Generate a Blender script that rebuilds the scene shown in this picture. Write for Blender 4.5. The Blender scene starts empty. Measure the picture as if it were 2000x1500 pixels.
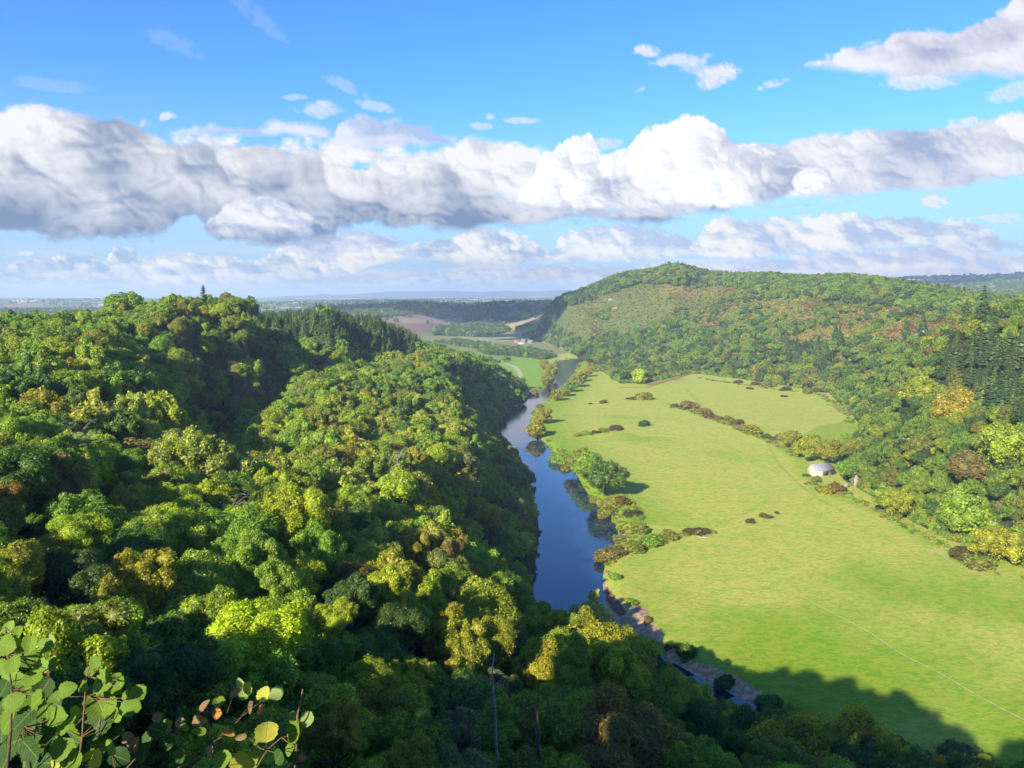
import bpy, math, time, numpy as np
_t0 = time.time()
def tick(s): print('TICK', s, round(time.time() - _t0, 1))
rs = np.random.RandomState(11)
HAZE = 1.0e-4; EXPO = 1.22; BG = .15; SKYSAT = 1.15; SKYMUL = (.26, .47, .74)
rad = math.radians
sc = bpy.context.scene
COL = sc.collection

# ------------------------------------------------------------------ view geometry (metres, camera on the rock)
F = 1450.0; PIT = rad(6.804); CP, SP = math.cos(PIT), math.sin(PIT)
CAM = np.array([0, 0, 120.0])
def ray(px, py):
    x = (np.asarray(px, float) - 1000) / F; y = (750 - np.asarray(py, float)) / F
    return np.stack([x, CP + y * SP, -SP + y * CP], -1)
def at_d(px, py, d):
    v = ray(px, py); return CAM + v * (d / math.hypot(v[0], v[1]))
def G(px, py, z=0.0):
    v = ray(px, py); return CAM + v * ((z - 120) / v[2])
def proj(X, Y, Z):
    dy = Y; dz = Z - 120
    dep = dy * CP - dz * SP; up = dy * SP + dz * CP
    dep_ = np.where(dep > .1, dep, .1)
    return 1000 + F * X / dep_, 750 - F * up / dep_, dep
def smooth(a, b, x):
    t = np.clip((x - a) / (b - a), 0, 1); return t * t * (3 - 2 * t)
def vnoise(X, Y, s, seed=0):
    x = X / s + seed * 17.3; y = Y / s + seed * 9.1
    xi = np.floor(x).astype(np.int64); yi = np.floor(y).astype(np.int64); fx = x - xi; fy = y - yi
    def h(a, b):
        n = (a * 73856093) ^ (b * 19349663) ^ (seed * 83492791)
        n = (n ^ (n >> 13)) * 1274126177 & 0x7fffffff
        return ((n ^ (n >> 16)) & 0xffff) / 65535.0
    fx = fx * fx * (3 - 2 * fx); fy = fy * fy * (3 - 2 * fy)
    return (h(xi, yi) * (1 - fx) + h(xi + 1, yi) * fx) * (1 - fy) + (h(xi, yi + 1) * (1 - fx) + h(xi + 1, yi + 1) * fx) * fy
def inpoly(X, Y, P):
    P = np.asarray(P, float); inside = np.zeros(np.shape(X), bool); j = len(P) - 1
    for i in range(len(P)):
        xi, yi = P[i]; xj, yj = P[j]
        c = ((yi > Y) != (yj > Y)) & (X < (xj - xi) * (Y - yi) / (yj - yi + 1e-12) + xi)
        inside ^= c; j = i
    return inside
def segdist(X, Y, P, closed=False):
    P = np.asarray(P, float); n = len(P); best = np.full(np.shape(X), 1e9)
    if np.size(X) > 5000:
        x0, y0 = P.min(0) - 130; x1, y1 = P.max(0) + 130; k = np.nonzero(((X > x0) & (X < x1) & (Y > y0) & (Y < y1)).ravel())[0]; xf, yf, bf = X.ravel(), Y.ravel(), best.ravel()
        for q in range(0, len(k), 4000): kk = k[q:q + 4000]; bf[kk] = segdist(xf[kk], yf[kk], P, closed)
        return bf.reshape(np.shape(X))
    for i in range(n if closed else n - 1):
        a = P[i]; b = P[(i + 1) % n]; ab = b - a; L = ab @ ab + 1e-9
        t = np.clip(((X - a[0]) * ab[0] + (Y - a[1]) * ab[1]) / L, 0, 1)
        best = np.minimum(best, np.hypot(X - a[0] - t * ab[0], Y - a[1] - t * ab[1]))
    return best
def dense(P, n=6):
    P = np.asarray(P, float); out = []
    Q = np.vstack([2 * P[0] - P[1], P, 2 * P[-1] - P[-2]])
    for i in range(1, len(Q) - 2):
        for k in range(n):
            t = k / n; a, b, c, d = Q[i - 1], Q[i], Q[i + 1], Q[i + 2]
            out.append(.5 * ((2 * b) + (c - a) * t + (2 * a - 5 * b + 4 * c - d) * t * t + (3 * b - a - 3 * c + d) * t ** 3))
    out.append(P[-1]); return np.array(out)

# ------------------------------------------------------------------ the valley floor and the river
LB = [(1128, 700), (1092, 705), (1088, 715), (1084, 735), (1075, 752), (1045, 768), (1028, 785), (1000, 803), (976, 832), (970, 855), (985, 885), (1010, 915),
      (1035, 950), (1052, 1000), (1056, 1050), (1050, 1100), (1037, 1150), (1040, 1200), (1090, 1250), (1180, 1310), (1290, 1355), (1400, 1425), (1560, 1500), (1850, 1600), (2300, 1750)]
RB = [(1160, 702), (1130, 709), (1126, 720), (1108, 743), (1080, 768), (1060, 788), (1036, 808), (1040, 843), (1064, 868), (1085, 893), (1118, 920), (1140, 957),
      (1165, 988), (1196, 1020), (1202, 1050), (1181, 1090), (1172, 1140), (1185, 1200), (1230, 1245), (1310, 1295), (1400, 1345), (1500, 1392), (1640, 1445), (2000, 1540), (2500, 1650)]
LBw = dense([G(*p)[:2] for p in LB]); RBw = dense([G(*p)[:2] for p in RB])
RIV = np.vstack([LBw, RBw[::-1]])
VALp = [(1028, 785), (1018, 762), (990, 742), (930, 715), (860, 693), (760, 682), (700, 676), (760, 668), (850, 660), (940, 652), (1000, 652), (1040, 664),
        (1100, 685), (1140, 705), (1168, 722), (1212, 752), (1262, 752), (1350, 730), (1480, 748), (1560, 762), (1620, 772), (1668, 818), (1690, 850), (1650, 885), (1650, 945), (1735, 995),
        (1830, 1052), (2000, 1118), (2250, 1200), (2700, 1330), (3400, 1700)]
VAL = np.vstack([[G(*p)[:2] for p in VALp], LBw[::-1][:-5 * 6]])

CT = [  # photo pixel of the canopy or ground, horizontal distance, height of what stands there
 (0,600,420,18),(100,602,430,18),(250,592,430,22),(370,592,450,22),(480,592,480,22),(560,597,550,19),(650,607,640,13),(740,627,720,13),(800,648,780,14),(826,672,800,14),
 (-200,600,400,15),(-500,600,380,15),(560,640,560,16),(700,655,680,16),(780,670,740,15),
 (200,650,335,14),(100,720,260,14),(200,760,240,14),(100,850,180,14),(300,800,260,14),(250,850,210,14),(50,950,130,14),(150,1000,130,14),(250,1060,118,14),(50,1100,90,13),
 (300,700,400,14),(350,725,385,14),(430,700,455,14),(500,680,520,14),(600,665,600,14),(0,700,280,14),(0,850,160,14),(-200,900,140,14),(-300,700,300,14),(-300,1200,70,13),
 (420,815,430,14),(500,755,480,14),(590,715,560,14),(700,693,640,14),(800,686,720,14),(400,860,380,14),
 (900,690,680,14),(960,712,720,14),(1000,735,755,14),(850,685,640,14),(700,708,520,14),(600,745,430,14),(520,795,350,14),(450,855,285,14),
 (400,930,180,14),(600,950,190,14),(800,900,260,14),(700,1000,190,14),(600,850,280,14),(750,820,360,14),(900,870,320,14),(950,850,420,14),(850,800,430,14),(950,780,560,13),
 (900,740,600,14),(750,740,480,14),(1000,1000,270,14),(1000,1100,190,14),(1050,1200,160,14),(900,1050,190,14),(750,1100,140,14),(900,1200,130,14),(1000,1300,100,14),
 (500,1240,85,11),(500,1400,60,10),(250,1300,62,10),(750,1300,90,12),(750,1420,66,11),(1180,1260,115,14),(1200,1440,85,13),(1000,1430,75,12),(1400,1430,108,14),(1600,1430,90,14),(1850,1570,90,13),(2200,1700,90,13),
 (50,1250,60,10),(50,1400,38,8),
 (1320,522,1700,10),(1200,548,1750,8),(1100,580,1850,8),(1060,605,1900,8),(1040,635,1950,8),
 (1250,650,1400,10),(1350,600,1500,8),(1450,560,1500,8),(1500,535,1600,12),(1650,537,1500,12),(1760,548,1400,12),(1850,567,1300,12),(1950,584,1250,12),(2060,586,1250,12),(2300,580,1300,12),
 (1450,650,1250,12),(1600,620,1200,8),(1600,700,1000,14),(1750,620,1050,6),(1750,680,850,14),(1650,765,850,14),(1900,602,1080,6),(1850,635,950,6),(1180,650,1500,10),(1350,680,1240,14),
 (2000,605,600,13),(1900,636,650,14),(1820,660,700,14),(1900,750,560,16),(1850,700,620,15),(2000,750,480,16),(1800,800,560,14),(1900,900,420,14),(2000,900,380,14),(2000,1000,335,14),
 (2300,600,640,14),(2300,850,420,14),(2500,1000,400,14),(2900,900,450,14),
 # beyond the hills
 (0,612,560,14),(150,612,560,14),(300,604,580,14),(450,606,600,14),(300,630,800,10),(100,640,800,10),(500,622,800,10),(620,622,850,10),(-300,620,600,14),(-300,650,900,10),(700,650,950,0),(300,628,1500,0),(0,630,1500,0),(500,625,1500,0),(-400,620,1500,0),(650,640,1500,0),
 (873,619,2800,0),(850,590,3000,14),(660,599,2600,14),(760,592,2900,14),(800,624,2400,0),(790,642,2200,0),(900,660,2050,0),(1000,634,2400,0),(1060,612,2700,0),(1000,600,3000,0),
 (1040,588,3200,14),(955,592,3000,14),(900,597,5000,0),(700,593,5000,0),(500,597,5000,0),(200,600,4500,0),(0,600,4500,0),(1100,594,5000,0),(500,615,3000,0),(200,625,2500,0),(-100,625,2500,0),
 (900,586,9000,0),(600,588,9000,0),(200,588,8000,0),(0,589,8000,0),(1100,585,9000,0),(1300,590,6000,0),(1600,590,5000,0),
 (1760,546,4800,0),(1850,544,4800,0),(1930,540,4800,0),(2010,535,4800,0),(2200,530,4800,0),(1850,560,3900,12),(1950,558,3900,12),(2050,556,3900,12),(1900,575,3000,12),(2050,575,3000,12),
 (1700,580,3000,0),(1500,580,3000,0),(1500,580,8000,0),(1900,560,9000,0),
]
CP3 = [tuple(at_d(px, py, d) - np.array([0, 0, h])) for px, py, d, h in CT]
CP3 += [(0,0,118.2),(-2,1.2,118.2),(3,1.5,118),(0,5,110),(-4,4,115.6),(-6,8,111),(3,9,104),(0,15,97),(-12,16,103),(12,14,98),(0,28,88),(-25,30,90),(20,28,84),(0,45,76),(-45,45,92),(45,35,78),
        (0,-8,119.5),(-12,-4,119.5),(15,-8,119),(-30,5,119),(-30,-20,119),(-60,10,113),(-60,-25,119),(-85,35,99),(-110,60,88),(-70,50,92),(-150,40,98),(-110,0,106),(-100,-60,118),(-170,80,92),(0,-50,119),(50,-50,116),(30,-15,114),
        (90,0,70),(90,-60,90),(160,-60,40),(200,0,10),(-200,100,115),(-300,100,118),(0,-200,125),(-300,-200,125),(300,-200,40),(500,0,5),(-600,-600,120),(600,-600,60),(0,-3000,120),(3000,-3000,120),(-3000,-3000,120),(3000,0,90),(-3000,0,100)]
CP3 = np.array(CP3)
def wmap(X, Y):
    r = np.hypot(X, Y) + 1e-6; k = np.log1p(r / 20) / r
    return X * k, Y * k
_cx, _cy = wmap(CP3[:, 0], CP3[:, 1])
def _phi(r2): return np.sqrt(r2 + .002)
_n = len(CP3)
_A = _phi((_cx[:, None] - _cx) ** 2 + (_cy[:, None] - _cy) ** 2) + np.eye(_n) * -0.002
_M = np.zeros((_n + 1, _n + 1)); _M[:_n, :_n] = _A; _M[:_n, _n] = 1; _M[_n, :_n] = 1
_w = np.linalg.solve(_M, np.append(CP3[:, 2], 0))
def rbf(X, Y):
    sh = np.shape(X); X = np.ravel(X); Y = np.ravel(Y); out = np.empty(len(X)); u, v = wmap(X, Y)
    for s in range(0, len(X), 20000):
        e = s + 20000
        out[s:e] = _phi((u[s:e, None] - _cx) ** 2 + (v[s:e, None] - _cy) ** 2) @ _w[:_n] + _w[_n]
    return out.reshape(sh)
SKY_FAR = np.array([(-400,583),(0,583),(50,581),(110,585),(180,584),(300,581),(420,583),(520,582),(560,578),(610,577),(632,573.5),(650,576),(700,574.5),(760,570),(820,569),(880,568),(940,570),(965,569),(985,567),(1010,568),(1045,570),(1090,566),(1130,567),(1300,570),(2000,572),(2400,575)], float)
def height(X, Y):
    X = np.asarray(X, float); Y = np.asarray(Y, float); r = np.hypot(X, Y)
    h = rbf(X, Y)
    ins = inpoly(X, Y, VAL); D = np.minimum(segdist(X, Y, VAL, True), 130.)
    rough = (vnoise(X, Y, 90, 1) - .5) * 4 * smooth(60, 250, r) + (vnoise(X, Y, 28, 2) - .5) * 2.2 * smooth(20, 80, r)
    h = h + rough * np.where(ins, 0, smooth(10, 70, D))
    fl = 2.2 + (vnoise(X, Y, 120, 3) - .5) * 1.2 + (vnoise(X, Y, 35, 4) - .5) * .35
    h = np.where(ins, fl, fl + np.maximum(h - fl, .02 * D) * smooth(0, 45, D))
    rd = segdist(X, Y, RIV, True); ri = inpoly(X, Y, RIV)
    h = np.where(ri, -1.2 * smooth(0, 5, rd) - .1, h + (-h - .1) * (1 - smooth(0, 9, rd)) * (h < 15))
    # far rolling country and the ridge on the horizon
    far = smooth(2300, 5000, r)
    h = h + far * ((vnoise(X, Y, 1500, 5) - .45) * 50 + (vnoise(X, Y, 600, 6) - .5) * 14)
    px = 1000 + F * X / np.maximum(Y, 1)
    top = np.interp(px, SKY_FAR[:, 0], SKY_FAR[:, 1])
    hz = 120 + 15500 * (577 - top) / F * 1.0
    hz = hz * (1 - 0) + (vnoise(X, Y, 700, 7) - .5) * 16
    ridge = np.exp(-((r - 15500) / 1500.0) ** 2) * (Y > 0)
    h = h * (1 - ridge) + hz * ridge
    h = np.where(r > 15500, h * np.exp(-np.maximum(r - 17000, 0) / 6000), h)
    return h
height_exact = height
_r = np.concatenate([np.geomspace(1.0, 90, 240, endpoint=False), np.geomspace(90, 2000, 600, endpoint=False), np.geomspace(2000, 40000, 220)])
_a = np.radians(np.concatenate([np.linspace(-180, -42, 46, endpoint=False), np.linspace(-42, 42, 600), np.linspace(42, 180, 47)]))
RR, AA = np.meshgrid(_r, _a[:-1], indexing='ij'); GX = RR * np.sin(AA); GY = RR * np.cos(AA)
GZ = height_exact(GX, GY); _lr = np.log(_r); _gz = np.concatenate([GZ, GZ[:, :1]], 1)
def height(X, Y):
    X = np.asarray(X, float); Y = np.asarray(Y, float)
    lr = np.log(np.clip(np.hypot(X, Y), 1.0, 39999)); a = np.arctan2(X, Y)
    i = np.clip(np.searchsorted(_lr, lr) - 1, 0, len(_lr) - 2); j = np.clip(np.searchsorted(_a, a) - 1, 0, len(_a) - 2)
    u = (lr - _lr[i]) / (_lr[i + 1] - _lr[i]); v = (a - _a[j]) / (_a[j + 1] - _a[j])
    return (_gz[i, j] * (1 - u) + _gz[i + 1, j] * u) * (1 - v) + (_gz[i, j + 1] * (1 - u) + _gz[i + 1, j + 1] * u) * v
_ds = np.geomspace(45, 24000, 2600)
def hit(px, py, up=0.0):
    v = ray(px, py); v = v / math.hypot(v[0], v[1])
    X = v[0] * _ds; Y = v[1] * _ds; Z = 120 + v[2] * _ds
    b = np.nonzero(Z < height(X, Y) + up)[0]
    if len(b) == 0: return None
    i = b[0]; d = _ds[i]
    x, y = v[0] * d, v[1] * d
    return np.array([x, y, float(height(x, y))])

tick('helpers')
# ------------------------------------------------------------------ helpers
def mesh_np(name, V, faces, smooth_=False, attrs=None, mat=None):
    """faces: list of int arrays (n,k); attrs: {name: per-face floats}"""
    me = bpy.data.meshes.new(name); V = np.asarray(V, np.float32)
    me.vertices.add(len(V)); me.vertices.foreach_set('co', V.ravel())
    faces = [np.asarray(f, np.int32) for f in faces if len(f)]
    idx = np.concatenate([f.ravel() for f in faces]); tot = np.concatenate([np.full(len(f), f.shape[1], np.int32) for f in faces])
    st = np.concatenate([[0], np.cumsum(tot)[:-1]]).astype(np.int32)
    me.loops.add(len(idx)); me.loops.foreach_set('vertex_index', idx)
    me.polygons.add(len(tot)); me.polygons.foreach_set('loop_start', st)
    me.update(calc_edges=True)
    if smooth_: me.polygons.foreach_set('use_smooth', np.ones(len(tot), bool))
    for k, a in (attrs or {}).items():
        at = me.attributes.new(k, 'FLOAT', 'FACE'); at.data.foreach_set('value', np.asarray(a, np.float32))
    if mat: me.materials.append(mat)
    me.validate(); return me
def link(name, me, parent=None, loc=None, **kw):
    o = bpy.data.objects.new(name, me); COL.objects.link(o)
    if parent: o.parent = parent
    if loc is not None: o.location = loc
    for k, v in kw.items(): o[k] = v
    return o
class MB:
    def __init__(s): s.V = []; s.Fq = []; s.Ft = []; s.n = 0
    def add(s, V, F):
        for f in F: (s.Fq if len(f) == 4 else s.Ft).append([i + s.n for i in f])
        s.V += [tuple(v) for v in V]; s.n += len(V)
    def box(s, c, d, yaw=0):
        cx, cy, cz = c; dx, dy, dz = [q / 2 for q in d]; ca, sa = math.cos(yaw), math.sin(yaw); V = []
        for z in (-dz, dz):
            for x, y in ((-dx, -dy), (dx, -dy), (dx, dy), (-dx, dy)): V.append((cx + x * ca - y * sa, cy + x * sa + y * ca, cz + z))
        s.add(V, [(3, 2, 1, 0), (4, 5, 6, 7), (0, 1, 5, 4), (1, 2, 6, 5), (2, 3, 7, 6), (3, 0, 4, 7)])
    def tube(s, P, Rr, n=8):
        P = np.asarray(P, float); V = []; F = []
        for i, p in enumerate(P):
            t = P[min(i + 1, len(P) - 1)] - P[max(i - 1, 0)]; t /= np.linalg.norm(t) + 1e-9
            a = np.cross(t, [0.3, 1, .1]); a /= np.linalg.norm(a) + 1e-9; b = np.cross(t, a)
            for k in range(n):
                q = 2 * math.pi * k / n; V.append(p + Rr[i] * (a * math.cos(q) + b * math.sin(q)))
        for i in range(len(P) - 1):
            for k in range(n): F.append((i * n + k, i * n + (k + 1) % n, (i + 1) * n + (k + 1) % n, (i + 1) * n + k))
        m = len(V); V.append(P[0]); V.append(P[-1])
        for k in range(n): F.append((m, (k + 1) % n, k)); F.append((m + 1, (len(P) - 1) * n + k, (len(P) - 1) * n + (k + 1) % n))
        s.add(V, F)
    def mesh(s, name, mat, sm=False):
        return mesh_np(name, s.V, [s.Fq, s.Ft], sm, mat=mat)

class NT:
    def __init__(s, tree): s.t = tree
    def n(s, typ, ins=None, **kw):
        nd = s.t.nodes.new(typ)
        for k, v in kw.items(): setattr(nd, k, v)
        for k, v in (ins or {}).items():
            i = nd.inputs[k]
            if isinstance(v, bpy.types.NodeSocket): s.t.links.new(v, i)
            else: i.default_value = v
        return nd
    def m(s, op, a, b=0.0, c=0.0, clamp=False):
        nd = s.n('ShaderNodeMath', {0: a, 1: b, 2: c}, operation=op); nd.use_clamp = clamp; return nd.outputs[0]
    def mr(s, x, a, b, c=0.0, d=1.0, typ='SMOOTHSTEP'):
        return s.n('ShaderNodeMapRange', {0: x, 1: a, 2: b, 3: c, 4: d}, interpolation_type=typ).outputs[0]
    def mix(s, f, a, b, blend='MIX'):
        nd = s.n('ShaderNodeMix', data_type='RGBA', blend_type=blend); nd.clamp_factor = True
        for k, v in ((0, f), (6, a), (7, b)):
            if isinstance(v, bpy.types.NodeSocket): s.t.links.new(v, nd.inputs[k])
            else: nd.inputs[k].default_value = (tuple(v) + (1,))[:4] if hasattr(v, '__len__') else v
        return nd.outputs[2]
    def noise(s, vec, scale, det=3.0, rough=.55, out=0, dist=0.0):
        return s.n('ShaderNodeTexNoise', {'Vector': vec, 'Scale': scale, 'Detail': det, 'Roughness': rough, 'Distortion': dist}).outputs[out]
def material(name):
    m = bpy.data.materials.new(name); m.use_nodes = True; m.node_tree.nodes.clear()
    N = NT(m.node_tree); out = N.n('ShaderNodeOutputMaterial'); return m, N, out
def simple(name, col, rough=.8, nz=.25, ns=1.5, col2=None, spec=.3, metal=0.0):
    m, N, out = material(name)
    tc = N.n('ShaderNodeTexCoord').outputs['Object']
    f = N.noise(tc, ns, 5, .6)
    c2 = col2 or tuple(c * (1 - nz) for c in col)
    c = N.mix(N.mr(f, .35, .65), c2, col)
    p = N.n('ShaderNodeBsdfPrincipled', {'Base Color': c, 'Roughness': rough, 'Specular IOR Level': spec, 'Metallic': metal})
    bm = N.n('ShaderNodeBump', {'Height': N.noise(tc, ns * 6, 3), 'Strength': .3, 'Distance': .05})
    N.t.links.new(bm.outputs[0], p.inputs['Normal']); N.t.links.new(p.outputs[0], out.inputs[0]); return m

# ------------------------------------------------------------------ foliage
def foliage_mat(name, trans=.48, gain=1.0):
    m, N, out = material(name)
    t = N.n('ShaderNodeAttribute', attribute_type='INSTANCER', attribute_name='tint').outputs['Color']
    v = N.n('ShaderNodeAttribute', attribute_type='GEOMETRY', attribute_name='v').outputs['Fac']
    w = N.n('ShaderNodeAttribute', attribute_type='GEOMETRY', attribute_name='w').outputs['Fac']
    pos = N.n('ShaderNodeNewGeometry').outputs['Position']
    big = N.noise(pos, .35, 2)
    c = N.mix(1.0, t, N.n('ShaderNodeCombineColor', {0: v, 1: v, 2: v}).outputs[0], 'MULTIPLY')
    turn = N.mix(1.0, c, (1.22, 1.14, .8), 'MULTIPLY')      # clumps already turning
    c = N.mix(N.m('MULTIPLY', N.mr(big, .5, .72), w), c, turn)
    bc = N.n('ShaderNodeTexCoord')
    d = N.n('ShaderNodeBsdfDiffuse', {'Color': c}); tr = N.n('ShaderNodeBsdfTranslucent', {'Color': N.mix(1.0, c, (1.15, 1.25, .55), 'MULTIPLY')})
    mx = N.n('ShaderNodeMixShader', {0: trans, 1: d.outputs[0], 2: tr.outputs[0]})
    gl = N.n('ShaderNodeBsdfGlossy', {'Color': (.9, .95, 1, 1), 'Roughness': .5})
    m2 = N.n('ShaderNodeMixShader', {0: .025, 1: mx.outputs[0], 2: gl.outputs[0]})
    N.t.links.new(m2.outputs[0], out.inputs[0]); return m
M_LEAF = foliage_mat('foliage')
M_BARK = simple('bark', (.16, .12, .085), .9, .5, 6)
M_BIRCH = simple('pale_bark', (.42, .36, .28), .8, .4, 5)

def rdir(n, r):
    v = r.normal(size=(n, 3)); return v / np.linalg.norm(v, axis=1)[:, None]
def quads(P, Nn, s, r, asp=.62):
    """leaf-clump quads at P, facing Nn, half-size s"""
    a = np.cross(Nn, rdir(len(P), r)); a /= np.linalg.norm(a, axis=1)[:, None] + 1e-9; b = np.cross(Nn, a)
    a = a * s[:, None]; b = b * (s * asp)[:, None]
    bend = Nn * (s * .25)[:, None]
    V = np.stack([P - a - bend, P - b, P + a - bend, P + b], 1).reshape(-1, 3)
    return V, np.arange(len(P) * 4).reshape(-1, 4)
_ico = None
def ico():
    global _ico
    if _ico is None:
        import bmesh
        bm = bmesh.new(); bmesh.ops.create_icosphere(bm, subdivisions=2, radius=1)
        _ico = (np.array([v.co[:] for v in bm.verts]), np.array([[v.index for v in f.verts] for f in bm.faces])); bm.free()
    return _ico
def crown_mesh(name, seed, form, nleaf, ls, core=True):
    """crown of unit radius about the origin, many leaf clumps over lobes"""
    r = np.random.RandomState(seed)
    if form == 'oak':   nl, ra, rb, zz, hz = 30, .18, .36, .70, .80
    elif form == 'ash': nl, ra, rb, zz, hz = 38, .13, .27, .76, 1.05
    elif form == 'willow': nl, ra, rb, zz, hz = 20, .22, .36, .66, .95
    else: nl, ra, rb, zz, hz = 15, .20, .42, .66, .62      # shrub
    C = rdir(nl * 3, r); C = C[(C[:, 2] > -.55)][:nl]
    C = C * (zz * r.uniform(.50, 1.16, len(C)))[:, None]; C[:, 2] *= hz; C[:, :2] *= r.uniform(.82, 1.15, 2)
    if form == 'shrub': C = C[C[:, 2] > -.12]; C *= r.uniform(.6, 1.15, (len(C), 1))
    if form == 'ash': C[:, 2] += .25 * (r.rand(len(C)) - .3)
    Rr = r.uniform(ra, rb, len(C))
    C0, R0 = C, Rr; nsub = 9 if nleaf > 4000 else 6 if nleaf > 1000 else 3
    if nleaf > 300:
        sd_ = rdir(len(C) * nsub, r) + [0, 0, .35]; sd_ /= np.linalg.norm(sd_, axis=1)[:, None]; ii = np.repeat(np.arange(len(C)), nsub)
        S_ = C[ii] + sd_ * (Rr[ii] * r.uniform(.62, .98, len(ii)))[:, None]; SR = Rr[ii] * r.uniform(.30, .52, len(ii))
        C = np.vstack([C, S_]); Rr = np.append(Rr * .80, SR)
    C = np.vstack([C, [[0, 0, -.05]]]); Rr = np.append(Rr, .50)
    p = Rr ** 2; p[-1] *= .4; p /= p.sum()
    k = r.choice(len(C), int(nleaf * 2.2), p=p); D = rdir(len(k), r)
    P = C[k] + D * (Rr[k] * (.84 + .30 * r.rand(len(k)) + .5 * r.rand(len(k)) ** 6))[:, None]
    ok = np.empty(len(k), bool)
    for q0 in range(0, len(k), 4000):
        sl = slice(q0, q0 + 4000); d = np.linalg.norm(P[sl][:, None, :] - C[None], axis=2) / Rr; d[np.arange(len(d)), k[sl]] = 9; ok[sl] = d.min(1) > .88
    P, D, k = P[ok][:nleaf], D[ok][:nleaf], k[ok][:nleaf]
    Nn = D + r.normal(size=D.shape) * .6 + [0, 0, .3]; Nn /= np.linalg.norm(Nn, axis=1)[:, None]
    s = ls * r.uniform(.6, 1.5, len(P))
    V, Fq = quads(P, Nn, s, r)
    lobe = r.uniform(.74, 1.25, len(C)); v = lobe[k] * r.uniform(.6, 1.4, len(P)); w = np.clip(r.uniform(-.3, 1.3, len(C)), 0, 1)[k]
    F = [Fq]; VV = [V]; vv = [v]; ww = [w]; n = len(V); tri = []
    if core:
        iv, it = ico()
        for c, q, lv in list(zip(C[:len(C0)], R0, lobe)) + [(C[-1], .5, 1.0)]:
            j = 1 + r.uniform(-.12, .12, len(iv))
            VV.append(c + iv * (q * .80 * j)[:, None]); tri.append(it + n); n += len(iv)
            vv.append(np.full(len(it), lv * .8)); ww.append(np.zeros(len(it)))
        F.append(np.concatenate(tri))
    return mesh_np(name, np.vstack(VV), F, attrs={'v': np.concatenate(vv), 'w': np.concatenate(ww)}, mat=M_LEAF)
def conifer_mesh(name, seed, nleaf, ls):
    """spruce: height 1, base radius about .24, drooping whorls"""
    r = np.random.RandomState(seed); P = []; Nn = []; S = []; nb = 150
    z = 1 - r.rand(nb) ** .72 * .86; lv = np.round(z * 22) / 22 + r.normal(0, .004, nb); az = r.uniform(0, 2 * math.pi, nb)
    per = max(3, nleaf // nb)
    for i in range(nb):
        L = (1.02 - lv[i]) * .27 * r.uniform(.75, 1.15) + .012; t = (np.arange(per) + r.rand(per)) / per
        x = t * L; dz = -.32 * x + .25 * x * t; w = (r.rand(per) - .5) * L * .42 * (1 - t * .6)
        P.append(np.stack([math.cos(az[i]) * x - math.sin(az[i]) * w, math.sin(az[i]) * x + math.cos(az[i]) * w, lv[i] + dz], 1))
        Nn.append(np.tile([math.cos(az[i]) * .35, math.sin(az[i]) * .35, 1], (per, 1))); S.append(ls * (1.15 - t * .4) * r.uniform(.7, 1.4, per) * (.55 + 1.0 * (1 - lv[i])))
    P = np.vstack(P); Nn = np.vstack(Nn) + r.normal(size=P.shape) * .35; Nn /= np.linalg.norm(Nn, axis=1)[:, None]; S = np.concatenate(S)
    V, Fq = quads(P, Nn, S, r, .5); v = r.uniform(.65, 1.3, len(P))
    m = 12; a = np.arange(m) * 2 * math.pi / m; zs = [.1, .35, .6, .82, .98]; W = []; T = []
    for zz_ in zs: q = (1.02 - zz_) * .10 * r.uniform(.8, 1.2, m); W.append(np.stack([np.cos(a) * q, np.sin(a) * q, np.full(m, zz_)], 1))
    for i in range(len(zs) - 1):
        for j in range(m): T.append([i * m + j, i * m + (j + 1) % m, (i + 1) * m + (j + 1) % m, (i + 1) * m + j])
    T = np.array(T) + len(V)
    return mesh_np(name, np.vstack([V] + W), [np.vstack([Fq, T])], attrs={'v': np.append(v, np.full(len(T), .9)), 'w': np.zeros(len(P) + len(T))}, mat=M_LEAF)
def trunk_mesh(name, seed, mat, limbs=6, lean=.03):
    """trunk height 1 with limbs that fork into the crown"""
    r = np.random.RandomState(seed); mb = MB(); z = np.linspace(0, 1, 7); off = np.cumsum(r.normal(0, lean, (7, 2)), 0)
    P = np.column_stack([off * z[:, None], z]); Rr = .034 * (1 - z * .72); Rr[0] *= 1.5; mb.tube(P, Rr, 8)
    for k in range(limbs):
        i = r.randint(2, 6); a = r.uniform(0, 6.28); L = r.uniform(.22, .4); t = np.linspace(0, 1, 5)
        Q = P[i] + np.column_stack([np.cos(a) * L * t, np.sin(a) * L * t, L * (.5 * t + .6 * t * t)]) + r.normal(0, .008, (5, 3)); Q[0] = P[i]
        mb.tube(Q, .016 * (1 - t * .75), 6)
    return mb.mesh(name, mat, True)

FORMS = ['oak', 'ash']
NEAR = [crown_mesh(f'crown_near_{f}_{i}', 100 + i + 50 * j, f, 40000, .0235) for j, f in enumerate(FORMS) for i in range(3)]
MID = [crown_mesh(f'crown_mid_{f}_{i}', 200 + i + 50 * j, f, 9000, .042) for j, f in enumerate(FORMS) for i in range(3)]
FAR = [crown_mesh(f'crown_far_{f}_{i}', 300 + i + 50 * j, f, 2400, .078) for j, f in enumerate(FORMS) for i in range(2)]
WIL = [crown_mesh(f'crown_willow_{i}', 400 + i, 'willow', 6000, .05) for i in range(2)]
SHR = [crown_mesh(f'crown_shrub_{i}', 500 + i, 'shrub', 2500, .075) for i in range(4)]
TINY = [crown_mesh(f'crown_scrub_{i}', 600 + i, 'shrub', 260, .2) for i in range(3)]
CONN = [conifer_mesh(f'conifer_crown_{i}', 700 + i, 6500, .036) for i in range(3)]
CONF = [conifer_mesh(f'conifer_far_{i}', 710 + i, 1800, .06) for i in range(2)]
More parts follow.
